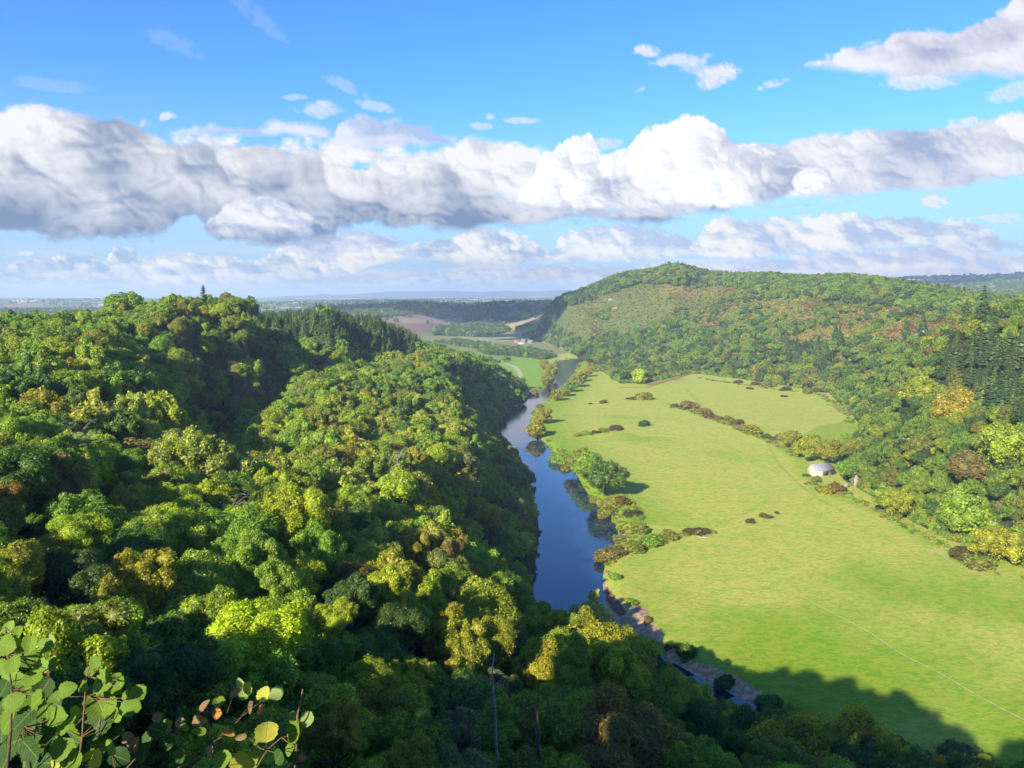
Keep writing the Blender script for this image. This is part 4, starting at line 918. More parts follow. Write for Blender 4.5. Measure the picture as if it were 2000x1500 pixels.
# ------------------------------------------------------------------ buildings
M_WALL = simple('cream_wall', (.52, .46, .34), .85, .12, .8); M_WHITE = simple('white_render', (.55, .54, .52), .85, .1, .5); M_SLATE = simple('slate_roof', (.20, .20, .23), .7, .25, 1.2)
M_TIN = simple('grey_sheet_roof', (.25, .245, .28), .55, .15, .7, spec=.4); M_DOOR = simple('dark_door', (.07, .07, .085), .8); M_STONE = simple('pale_stone', (.30, .26, .20), .9, .35, .9)
M_RED = simple('red_brick', (.34, .15, .10), .9, .2, .7); M_PINK = simple('pink_sandstone', (.42, .25, .19), .9, .2, .7); M_TILE = simple('brown_tile_roof', (.24, .13, .10), .8, .2, 1); M_GLASS = simple('window_glass', (.03, .035, .045), .15, .1, 1, spec=.6)
M_WOOD = simple('weathered_wood', (.24, .20, .16), .9, .3, 2)
def house(name, x, y, L, W, he, hr, yaw, wall, roof, label, cat, group=None, door=None, wins=0, chim=True):
    z = float(height(x, y)) - .15; kw = dict(label=label, category=cat)
    if group: kw['group'] = group
    o = link(name, None, loc=(x, y, z), **kw); o.rotation_euler = (0, 0, yaw)
    mb = MB(); a, b = L / 2, W / 2
    mb.add([(-a,-b,0),(a,-b,0),(a,b,0),(-a,b,0),(-a,-b,he),(a,-b,he),(a,b,he),(-a,b,he),(-a,0,he+hr),(a,0,he+hr)], [(0,1,5,4),(2,3,7,6),(3,0,4,7),(1,2,6,5),(4,8,7),(5,6,9)]); link('wall', mb.mesh('wall', wall), o)
    mb = MB(); t = .16; ov = .35; sl = hr / b; zz = he - ov * sl
    A = a + .3; B = b + ov
    for s in (-1, 1):
        mb.add([(-A, s*B, zz+.03), (A, s*B, zz+.03), (A, 0, he+hr+.03), (-A, 0, he+hr+.03), (-A, s*B, zz+t+.03), (A, s*B, zz+t+.03), (A, 0, he+hr+t+.06), (-A, 0, he+hr+t+.06)],
               [(0,1,2,3),(7,6,5,4),(0,4,5,1),(1,5,6,2),(3,7,4,0)])
    rf = link('roof', mb.mesh('roof', roof), o)
    if chim:
        mb = MB(); mb.box((a * .7, 0, he + hr + .5), (.9, .9, 1.8)); link('chimney', mb.mesh('chimney', M_STONE), rf)
    if door:
        mb = MB(); mb.box((door[0], -b - .02, door[2] / 2), (door[1], .12, door[2])); link('door', mb.mesh('door', M_DOOR), o)
    for i in range(wins):
        mb = MB(); mb.box((-a + L * (i + .5) / wins, -b - .02, he * .6), (1.1, .1, 1.3)); link('window', mb.mesh('window', M_GLASS), o)
    return o
b = G(1602, 926, 2); house('barn', b[0], b[1], 15.0, 8.6, 4.1, 2.9, rad(17), M_WALL, M_TIN, 'cream barn with grey metal roof at the edge of the meadow', 'barn', door=(.6, 4.3, 3.3), chim=False)
# stone ruin by the wood
rn = G(1672, 950, 2); o = link('stone_ruin', None, loc=(rn[0], rn[1], 2), label='pale ruined stone wall standing between trees east of the barn', category='ruin')
mb = MB(); mb.add([(-1.5,-.4,0),(2.2,-.4,0),(2.2,.4,0),(-1.5,.4,0),(-1.5,-.4,5.2),(-.2,-.4,7.6),(.9,-.4,6.0),(2.2,-.4,3.6),(-1.5,.4,5.2),(-.2,.4,7.6),(.9,.4,6.0),(2.2,.4,3.6)],
   [(0,1,7,6),(0,6,5,4),(2,3,8,9),(2,9,10,11),(4,5,9,8),(5,6,10,9),(6,7,11,10),(1,2,11,7),(3,0,4,8)]); link('gable', mb.mesh('gable', M_STONE), o)
for dx, l in ((-6.5, 3.4), (-15.5, 1.8)):
    mb = MB(); mb.box((dx, -1.5, .9), (l, .6, 1.9), .1); link('low_wall', mb.mesh('low_wall', M_STONE), o)
# farm by the far bend
FARM = [(1010,668,13,7,4,3,.1,M_PINK,M_TILE,'pink walled farmhouse with brown roof, westmost of the far farm'),(1019,671,16,7,3,2.2,-.3,M_WHITE,M_SLATE,'long white farm building with slate roof in front of the far farm'),
 (1024,667,14,8,5,3.4,.5,M_STONE,M_SLATE,'tall grey-roofed farmhouse in the middle of the far farm'),(1031,666,12,7,4,2.8,.1,M_WHITE,M_SLATE,'white cottage with slate roof behind the far farm yard'),(1036,669,12,7,4,2.8,-.5,M_STONE,M_SLATE,'stone cottage under the wood at the east end of the far farm')]
for px, py, L, W, he, hr, yaw, w_, r_, lab in FARM:
    p = hit(px, py + 1); house('farmhouse', p[0], p[1], L * 1.1, W * 1.1, he, hr, yaw, w_, r_, lab, 'house', 'buildings of the farm at the far river bend', wins=3)
VIL = [(812,611),(818,613),(823,611),(829,614),(834,612),(838,616),(843,615),(848,613),(853,616),(820,609),(827,609),(835,609),(862,606),(866,609),(881,606),(889,613),(894,612),(886,617),(899,611),(947,607),(951,608),(957,607),(963,609),(969,608),(973,610),(745,611),(741,612),(720,603),(1047,588),(1003,589)]
vn = []
for k_, (px, py) in enumerate(VIL):
    p = hit(px, py)
    if p is None: continue
    grp = 'at the foot of the church' if 855 < px < 905 else 'west of the church' if 780 < px <= 855 else 'red roofed, east of the church' if 940 < px < 980 else 'lone on the far fields'
    red = 940 < px < 980; k2 = math.hypot(p[0], p[1]) / 2800
    house('village_house', p[0], p[1], rs.uniform(10, 16), 8, 4.8, 3.2, rs.uniform(-.6, .6), M_RED if red else M_WHITE, M_TILE if red or k_ % 3 == 0 else M_SLATE, ('red brick house among trees, east of the church spire' if red else 'tiny white village house ' + grp),
          'house', 'village houses ' + grp, chim=False)
p = hit(873, 616); ch = link('church', None, loc=tuple(p), label='grey church with tall spire above the far village', category='church'); k_ = math.hypot(p[0], p[1]) / 2800
mb = MB(); mb.box((0, 0, 7), (6.5, 6.5, 14)); link('tower', mb.mesh('tower', M_STONE), ch)
mb = MB(); q = [(3.4*math.cos(a_), 3.4*math.sin(a_), 14) for a_ in np.arange(8)*math.pi/4+math.pi/8]; mb.add(q + [(0,0,33)], [(i,(i+1)%8,8) for i in range(8)]); link('spire', mb.mesh('spire', M_STONE), ch)
mb = MB(); mb.add([(4,-4.5,0),(24,-4.5,0),(24,4.5,0),(4,4.5,0),(4,-4.5,7),(24,-4.5,7),(24,4.5,7),(4,4.5,7),(4,0,11),(24,0,11)], [(0,1,5,4),(2,3,7,6),(1,2,6,5),(3,0,4,7),(4,8,7),(5,6,9),(4,5,9,8),(7,8,9,6)]); link('nave', mb.mesh('nave', M_STONE), ch)
p = at_d(1015, 569, 15500); ms = link('radio_mast', None, loc=(p[0], p[1], float(height(p[0], p[1]))), label='thin radio mast standing on the blue horizon ridge', category='mast')
mb = MB(); mb.tube([(0,0,0),(0,0,150)], [2.2, 1.2], 4); link('mast', mb.mesh('mast', M_DOOR), ms)
# rock outcrops on the hill, boulder in the river
def rock(name, x, y, z, s, seed, label, mat=M_STONE, flat_=.8):
    r = np.random.RandomState(seed); iv, it = ico(); V = iv.copy()
    for _ in range(9):
        nrm = rdir(1, r)[0]; dd = V @ nrm - r.uniform(.45, .8); V -= np.outer(np.maximum(dd, 0), nrm)
    V = V * np.array(s); o = link(name, mesh_np(name, V, [it], mat=mat), loc=(x, y, z), label=label, category='rock' if name == 'boulder' else 'crag'); return o
b = G(1007, 795); rock('boulder', b[0], b[1], 1.0, (4.2, 3.0, 2.4), 3, 'pale boulder standing in the river below the wooded bluff')
for k_, (px, py, s, l) in enumerate(((1365,545,13,'sandy crag at the top of the open hill'),(1195,588,9,'pale rock outcrop on the bracken slope, upper one'),(1203,604,7,'pale rock outcrop on the bracken slope, lower one'),(1378,548,6,'small rock beside the sandy crag at the hill top'))):
    p = hit(px, py); rock('crag', p[0], p[1], p[2] + s * .2, (s, s * .6, s * .55), 20 + k_, l)
# paddock fence
A_, B_ = G(1578, 843, 2.2), G(1660, 823, 2.2); L = np.linalg.norm(B_ - A_); fo = link('paddock_fence', None, loc=(A_[0], A_[1], 0), label='thin post and rail fence across the paddock above the barn', category='fence')
nP = 16; u = (B_ - A_) / L; zs = [float(height(*(A_ + u * L * i / (nP - 1))[:2])) for i in range(nP)]
for i in range(nP):
    q = u * L * i / (nP - 1); mb = MB(); mb.box((q[0], q[1], zs[i] + .65), (.18, .18, 1.3)); link('post', mb.mesh('post', M_WALL), fo)
for h_ in (.5, 1.0):
    mb = MB(); mb.tube([(u * L * i / (nP - 1))[:2].tolist() + [zs[i] + h_] for i in range(nP)], [.045] * nP, 5); link('rail', mb.mesh('rail', M_WOOD), fo)
# fallen branches on the meadow
mb = MB(); r = np.random.RandomState(5)
for _ in range(7):
    a0 = r.uniform(-3, 3, 2); a1 = a0 + r.uniform(-1, 1, 2) * [2.8, 1.2]; mb.tube([(a0[0], a0[1], .12), ((a0[0]+a1[0])/2, (a0[1]+a1[1])/2, .5), (a1[0], a1[1], .2)], [.13, .1, .05], 6)
b = G(1372, 1047, 2.2); link('fallen_branch', mb.mesh('fallen_branch', simple('bleached_wood', (.62, .58, .5))), loc=(b[0], b[1], float(height(b[0], b[1]))), label='bleached fallen branches lying by the low hedge corner', category='dead branch')
# ------------------------------------------------------------------ bare trunks in the dark gap below the lime crown
def bare_tree(px, py0, py1, d, label, mat, nb, spread, seed, name='bare_tree', w=.16):
    r = np.random.RandomState(seed); top = at_d(px, py0, d); bx = at_d(px + r.uniform(-8, 8), py1, d); gz = min(float(height(top[0], top[1])), bx[2]); H = top[2] - gz
    o = link(name, None, loc=(top[0], top[1], gz), label=label, category='bare tree'); t = np.linspace(0, 1, 9)
    P = np.column_stack([np.cumsum(r.normal(0, .012 * H, 9)), np.cumsum(r.normal(0, .012 * H, 9)), t * H * .9]); mb = MB(); mb.tube(P, w * (1 - t * .75), 8); link('trunk', mb.mesh('trunk', mat, True), o)
    mb = MB()
    for k in range(nb):
        i = r.randint(4, 9); a = r.uniform(0, 6.28); L = spread * r.uniform(.5, 1); s = np.linspace(0, 1, 7); out = np.sin(s * 1.7)
        Q = P[i] + np.column_stack([np.cos(a) * L * out, np.sin(a) * L * out, L * (1.5 * s - 1.1 * s * s)]) + r.normal(0, .03 * L, (7, 3)); Q[0] = P[i]; mb.tube(Q, .035 * (1 - s * .7), 5)
        for _ in range(3):
            j = r.randint(2, 6); b = r.uniform(0, 6.28); l2 = L * .4; Q2 = Q[j] + np.column_stack([np.cos(b) * l2 * s, np.sin(b) * l2 * s, l2 * (.6 * s - .5 * s * s)]); mb.tube(Q2, .018 * (1 - s * .6), 4)
    link('branches', mb.mesh('branches', mat), o)
bare_tree(905, 1320, 1480, 82, 'bare twiggy dead tree in the dark gap under the lime crown', M_BARK, 30, 4.2, 4)
bare_tree(985, 1255, 1480, 84, 'long leaning pale trunk in the dark gap beside the bare twiggy tree', M_BIRCH, 5, 2.2, 9, w=.26)
bare_tree(1050, 1335, 1510, 80, 'thick ivy-grown brown trunk rising left of the golden-olive beech', M_BARK, 8, 2.0, 14, w=.42)
bare_tree(455, 985, 1080, 165, 'grey leafless branching top beside the big pale ash', M_BIRCH, 26, 5.0, 21, w=.2)
bare_tree(165, 830, 950, 185, 'grey dead branches standing above the lit left wood', M_BIRCH, 30, 5.5, 22, w=.2)
bare_tree(780, 885, 960, 250, 'pale grey bare tree among the green of the river wood', M_BIRCH, 26, 6, 23, w=.25)

# ------------------------------------------------------------------ hazel shoots in front of the lookout
m, N, out = material('hazel_leaf')
t = N.n('ShaderNodeAttribute', attribute_type='GEOMETRY', attribute_name='leafcol').outputs['Color']; uv = N.n('ShaderNodeAttribute', attribute_type='GEOMETRY', attribute_name='luv').outputs['Vector']
s_ = N.n('ShaderNodeSeparateXYZ', {0: uv}); ax = N.m('ABSOLUTE', s_.outputs[0])
vein = N.m('SINE', N.m('MULTIPLY', N.m('SUBTRACT', s_.outputs[1], N.m('MULTIPLY', ax, .75)), 44.)); vm = N.mr(vein, .72, 1.0); mid = N.mr(ax, .012, .035, 1, 0)
vv_ = N.m('MAXIMUM', N.m('MULTIPLY', vm, .55), mid)
blot = N.noise(N.n('ShaderNodeTexCoord').outputs['Object'], 30, 4, .6)
c = N.mix(N.m('MULTIPLY', vv_, .35), t, (.36, .42, .14)); c = N.mix(N.mr(blot, .62, .72, 0, .6), c, N.mix(1.0, c, (1.1, .62, .4), 'MULTIPLY'))
d = N.n('ShaderNodeBsdfPrincipled', {'Base Color': c, 'Roughness': .55, 'Specular IOR Level': .15}); bmp = N.n('ShaderNodeBump', {'Height': N.m('SUBTRACT', 1.0, vv_), 'Strength': .5, 'Distance': .002}); N.t.links.new(bmp.outputs[0], d.inputs['Normal'])
tr = N.n('ShaderNodeBsdfTranslucent', {'Color': N.mix(1.0, c, (1.3, 1.35, .5), 'MULTIPLY')}); mx = N.n('ShaderNodeMixShader', {0: .38, 1: d.outputs[0], 2: tr.outputs[0]}); N.t.links.new(mx.outputs[0], out.inputs[0]); M_HAZ = m
M_TWIG = simple('hazel_twig', (.16, .09, .05), .7, .35, 60); M_TWIGR = simple('young_red_stem', (.20, .12, .05), .6, .3, 60)
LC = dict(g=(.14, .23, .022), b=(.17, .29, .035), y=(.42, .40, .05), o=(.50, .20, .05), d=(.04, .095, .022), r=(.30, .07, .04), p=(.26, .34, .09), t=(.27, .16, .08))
class Leaves:
    def __init__(s): s.V = []; s.F = []; s.c = []; s.uv = []; s.n = 0
    def add(s, p, size, facing, roll, col, r, narrow=1.0, curl=.25):
        """a rounded, toothed, slightly folded leaf with its base at p; facing = unit normal, roll = in-plane direction"""
        nrm = np.array(facing, float); nrm /= np.linalg.norm(nrm); a = np.cross(nrm, [0, 0, 1.]); a /= np.linalg.norm(a) + 1e-9; b = np.cross(a, nrm)
        tip = a * math.sin(roll) + b * math.cos(roll); side = np.cross(tip, nrm); M = 13; rows = []
        base = len(s.V); fold = r.uniform(.12, .4); cu = curl * r.uniform(-.4, 1.2); tw = r.uniform(-.3, .3)
        for i in range(M):
            y = i / (M - 1); w = .50 * narrow * (math.sin(math.pi * min(1, y) ** .80) ** .50) if 0 < i < M - 1 else .0
            w *= 1 + (.10 if i % 2 else -.05) * r.uniform(.6, 1.3); yy = y - (.07 * math.sin(math.pi * w) if y < .3 else 0)
            if i == M - 1: yy = 1.03
            for k in (-1, -.55, 0, .55, 1):
                x = w * k; z = abs(x) * fold - cu * yy * yy * .6 + tw * x * yy + .015 * math.sin(9 * yy + 3 * k) * abs(k) + r.normal(0, .006)
                s.V.append(p + size * (side * x + tip * (yy - (.05 * abs(k) if y < .25 else 0)) + nrm * z)); s.uv.append((x, yy, 0)); s.c.append(np.array(col) * r.uniform(.97, 1.03))
        for i in range(M - 1):
            for k in range(4): q = base + i * 5 + k; s.F.append((q, q + 1, q + 6, q + 5))
    def mesh(s, name):
        me = mesh_np(name, s.V, [s.F], True, mat=M_HAZ)
        a = me.attributes.new('leafcol', 'FLOAT_COLOR', 'POINT'); a.data.foreach_set('color', np.array([tuple(c) + (1,) for c in s.c], np.float32).ravel())
        a = me.attributes.new('luv', 'FLOAT_VECTOR', 'POINT'); a.data.foreach_set('vector', np.array(s.uv, np.float32).ravel()); return me
hz = link('hazel_bush', None, loc=(-1.2, 1.8, 117.2), label='hazel bush with round toothed leaves and upright shoots at the lower left corner', category='bush')
hz2 = link('hazel_branch', None, loc=(-.5, 1.7, 117.0), label='sparse hazel branch with yellowing and brown leaves and a snapped upright stalk', category='bush')
rz = np.random.RandomState(77)
def pt(px, py, d): return at_d(px, py, d)
def shoot(par, pts, d, r0, r1, leaves, mat=M_TWIG):
    o0 = np.array(par.location); P = np.array([pt(a, b, d + (i * .02)) for i, (a, b) in enumerate(pts)]) - o0; n = len(P)
    mb = MB(); mb.tube(P + rz.normal(0, .004, P.shape), np.linspace(r0, r1, n) * .55, 7); lv = Leaves(); pet = MB()
    for (px, py, w, col, roll, *nar) in leaves:
        dd = d + rz.uniform(-.12, .12); c = pt(px, py, dd) - o0; s = w / F * dd * (.84 if col not in 'ot' else .66)
        f = np.array([rz.uniform(-.6, .3), -1.0 + rz.uniform(0, .5), rz.uniform(.1, 1.0)])
        q = P[np.argmin(np.linalg.norm(P - c, axis=1))]
        nrm = f / np.linalg.norm(f); a = np.cross(nrm, [0, 0, 1.]); a /= np.linalg.norm(a); b = np.cross(a, nrm); tip = a * math.sin(rad(roll)) + b * math.cos(rad(roll)); base = c - tip * s * .5
        lv.add(base, s, f, rad(roll), np.array(LC[col]) * rz.uniform(.85, 1.15), rz, *(nar or [1.0]))
        if np.linalg.norm(q - base) < .22: pet.tube([q, (q + base) / 2 + [0, 0, -.004], base + tip * s * .03], [.0016, .0013, .001], 5)
    tw = link('twig', mb.mesh('twig', mat, True), par)
    if pet.V: link('leaf_stalks', pet.mesh('leaf_stalks', M_TWIGR), tw)
    link('foliage', lv.mesh('foliage'), tw)
# lit shoot
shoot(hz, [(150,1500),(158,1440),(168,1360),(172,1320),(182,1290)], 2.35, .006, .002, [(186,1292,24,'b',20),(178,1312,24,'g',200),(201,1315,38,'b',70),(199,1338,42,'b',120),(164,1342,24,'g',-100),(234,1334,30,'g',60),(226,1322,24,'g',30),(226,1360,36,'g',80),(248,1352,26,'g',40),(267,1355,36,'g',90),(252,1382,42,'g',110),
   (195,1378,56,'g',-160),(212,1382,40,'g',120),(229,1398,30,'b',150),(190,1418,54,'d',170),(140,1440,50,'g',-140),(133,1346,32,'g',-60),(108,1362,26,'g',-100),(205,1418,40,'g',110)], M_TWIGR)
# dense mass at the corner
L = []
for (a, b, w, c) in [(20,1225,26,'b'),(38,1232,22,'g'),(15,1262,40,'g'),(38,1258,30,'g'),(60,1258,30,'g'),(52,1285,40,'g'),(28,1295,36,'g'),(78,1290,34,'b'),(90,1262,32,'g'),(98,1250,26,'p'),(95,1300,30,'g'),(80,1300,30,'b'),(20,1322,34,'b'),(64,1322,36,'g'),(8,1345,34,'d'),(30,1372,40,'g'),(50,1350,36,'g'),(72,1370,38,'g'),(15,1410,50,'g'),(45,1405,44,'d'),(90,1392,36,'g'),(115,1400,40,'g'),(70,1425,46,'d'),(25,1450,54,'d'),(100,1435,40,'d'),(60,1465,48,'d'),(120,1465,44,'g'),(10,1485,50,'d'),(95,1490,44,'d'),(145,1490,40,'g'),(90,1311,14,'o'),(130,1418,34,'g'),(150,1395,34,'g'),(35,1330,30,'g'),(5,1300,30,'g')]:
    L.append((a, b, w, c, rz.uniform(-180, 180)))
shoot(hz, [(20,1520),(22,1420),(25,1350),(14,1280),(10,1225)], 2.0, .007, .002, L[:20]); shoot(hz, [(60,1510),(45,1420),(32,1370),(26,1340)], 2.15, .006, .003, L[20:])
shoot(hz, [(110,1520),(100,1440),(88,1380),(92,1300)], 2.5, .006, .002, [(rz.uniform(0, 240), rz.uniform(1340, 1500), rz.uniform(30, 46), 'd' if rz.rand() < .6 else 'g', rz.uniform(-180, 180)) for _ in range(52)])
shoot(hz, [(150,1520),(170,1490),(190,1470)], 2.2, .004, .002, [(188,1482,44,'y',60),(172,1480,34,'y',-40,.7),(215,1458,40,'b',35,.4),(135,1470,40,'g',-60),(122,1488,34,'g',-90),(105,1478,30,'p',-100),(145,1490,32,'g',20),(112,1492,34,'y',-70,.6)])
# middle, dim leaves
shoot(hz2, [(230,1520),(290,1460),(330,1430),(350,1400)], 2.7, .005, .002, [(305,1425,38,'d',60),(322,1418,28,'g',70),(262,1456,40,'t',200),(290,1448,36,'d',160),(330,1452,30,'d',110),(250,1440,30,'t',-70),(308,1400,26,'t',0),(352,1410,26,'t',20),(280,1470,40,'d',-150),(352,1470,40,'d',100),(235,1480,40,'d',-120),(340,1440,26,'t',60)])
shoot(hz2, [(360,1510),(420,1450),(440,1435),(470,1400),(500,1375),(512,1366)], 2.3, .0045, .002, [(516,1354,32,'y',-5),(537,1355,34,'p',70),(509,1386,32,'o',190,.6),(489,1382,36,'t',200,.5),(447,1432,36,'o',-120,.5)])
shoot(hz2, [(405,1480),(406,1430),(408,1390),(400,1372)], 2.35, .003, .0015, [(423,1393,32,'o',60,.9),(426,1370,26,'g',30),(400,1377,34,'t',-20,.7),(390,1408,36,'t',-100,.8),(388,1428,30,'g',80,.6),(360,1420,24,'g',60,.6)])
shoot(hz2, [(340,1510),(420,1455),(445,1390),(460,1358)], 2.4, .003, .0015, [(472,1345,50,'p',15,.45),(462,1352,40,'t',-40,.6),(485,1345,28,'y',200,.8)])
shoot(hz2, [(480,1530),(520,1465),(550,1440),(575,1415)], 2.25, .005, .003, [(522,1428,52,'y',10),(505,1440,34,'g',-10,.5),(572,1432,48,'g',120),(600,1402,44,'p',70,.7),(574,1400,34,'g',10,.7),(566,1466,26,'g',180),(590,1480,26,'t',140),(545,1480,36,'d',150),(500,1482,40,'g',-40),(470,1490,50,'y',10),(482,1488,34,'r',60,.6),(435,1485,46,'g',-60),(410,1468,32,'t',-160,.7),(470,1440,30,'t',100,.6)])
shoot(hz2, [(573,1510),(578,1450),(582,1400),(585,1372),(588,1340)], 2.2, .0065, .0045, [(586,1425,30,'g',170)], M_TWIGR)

def cumulus(name, target, alt, rx, ry, seed, label):
    k = (alt - target[2]) / sd[2]; c = np.array(target) + sd * k; r = np.random.RandomState(seed); iv, it = ico(); VV, FF = [], []; n = 0
    for _ in range(46):
        a, q = r.uniform(0, 6.28), math.sqrt(r.rand()); s_ = r.uniform(.16, .34) * (1.25 - q * .6) * min(rx, ry)
        p = np.array([math.cos(a) * q * rx * .85, math.sin(a) * q * ry * .85, r.uniform(0, .5) * s_]); V = iv * s_ * (1 + r.uniform(-.12, .12, (len(iv), 1))) * [1, 1, .6]; V[:, 2] = np.maximum(V[:, 2], -.22 * s_)
        VV.append(V + p); FF.append(it + n); n += len(iv)
    link(name, mesh_np(name, np.vstack(VV), [np.vstack(FF)], True, mat=simple('cloud_white', (.85, .85, .88), 1, .03, .01)), loc=tuple(c), kind='stuff', label=label, category='cloud')
SUN_EL, SUN_AZ = 28.0, 215.0        # degrees; azimuth clockwise from straight ahead
sd = np.array([math.sin(rad(SUN_AZ)) * math.cos(rad(SUN_EL)), math.cos(rad(SUN_AZ)) * math.cos(rad(SUN_EL)), math.sin(rad(SUN_EL))])
cumulus('cloud', (-120, 3050, 40), 1350, 950, 650, 1, 'cloud overhead that shades the far village and its fields')
cumulus('cloud', (60, 2020, 60), 1350, 230, 260, 2, 'small cloud overhead that shades the end of the open hill')
cumulus('cloud', (3100, 4000, 150), 1700, 1500, 800, 3, 'cloud overhead that shades the dark eastern ridge')
# ------------------------------------------------------------------ air, clouds casting shade over the far valley
ZT = 262.0
m, N, out = material('haze'); pv = N.n('ShaderNodeVolumePrincipled', {'Color': (.62, .78, 1.0, 1), 'Density': HAZE, 'Anisotropy': .0}); N.t.links.new(pv.outputs[0], out.inputs[1])
mb = MB(); mb.box((0, 9000, (ZT - 14) / 2 - 14 / 2 + 3), (58000, 58000, ZT + 22)); link('haze', mb.mesh('haze', m), kind='stuff', label='thin blue haze filling the valley air')

tick('light')
# ------------------------------------------------------------------ clouds, worked out as lit, billowing height fields
def _hash(a, b, s):
    n = (a * 374761393 + b * 668265263 + s * 974634777) & 0x7fffffff; n = ((n ^ (n >> 13)) * 1274126177) & 0x7fffffff
    return ((n ^ (n >> 16)) & 0xffff) / 65535.0
def worley(x, y, s):
    xi = np.floor(x).astype(np.int64); yi = np.floor(y).astype(np.int64); best = np.full(x.shape, 9.0)
    for i in (-1, 0, 1):
        for j in (-1, 0, 1):
            a, b = xi + i, yi + j; d = (a + _hash(a, b, s) - x) ** 2 + (b + _hash(a, b, s + 7) - y) ** 2; best = np.minimum(best, d)
    return best
def fbm(x, y, sc_, oct_, s, gain=.5):
    o = 0; a = 1; t = 0
    for k in range(oct_):
        o = o + a * vnoise(x, y, sc_ / 2 ** k, s + k); t += a; a *= gain
    return o / t
def puffs(x, y, sc_, oct_, s, gain=.5):
    """rounded bumps with creases between, warped"""
    wx = (fbm(x, y, sc_ * .9, 3, s + 30) - .5) * sc_ * .8; wy = (fbm(x, y, sc_ * .9, 3, s + 40) - .5) * sc_ * .8
    o = 0; a = 1; t = 0
    for k in range(oct_):
        q = 2.0 ** k; w = worley((x + wx) / sc_ * q, (y + wy) / sc_ * q * 1.15, s + 3 * k); o = o + a * (1 - np.minimum(w, 1.2)); t += a; a *= gain
    return o / t
def blur(a, r, n=2):
    for _ in range(n):
        for ax in (0, 1):
            p = np.concatenate([np.repeat(a.take([0], ax), r + 1, ax), a, np.repeat(a.take([-1], ax), r, ax)], ax); c = np.cumsum(p, ax); L_ = a.shape[ax]
            a = (c.take(range(2 * r + 1, 2 * r + 1 + L_), ax) - c.take(range(0, L_), ax)) / (2 * r + 1)
    return a
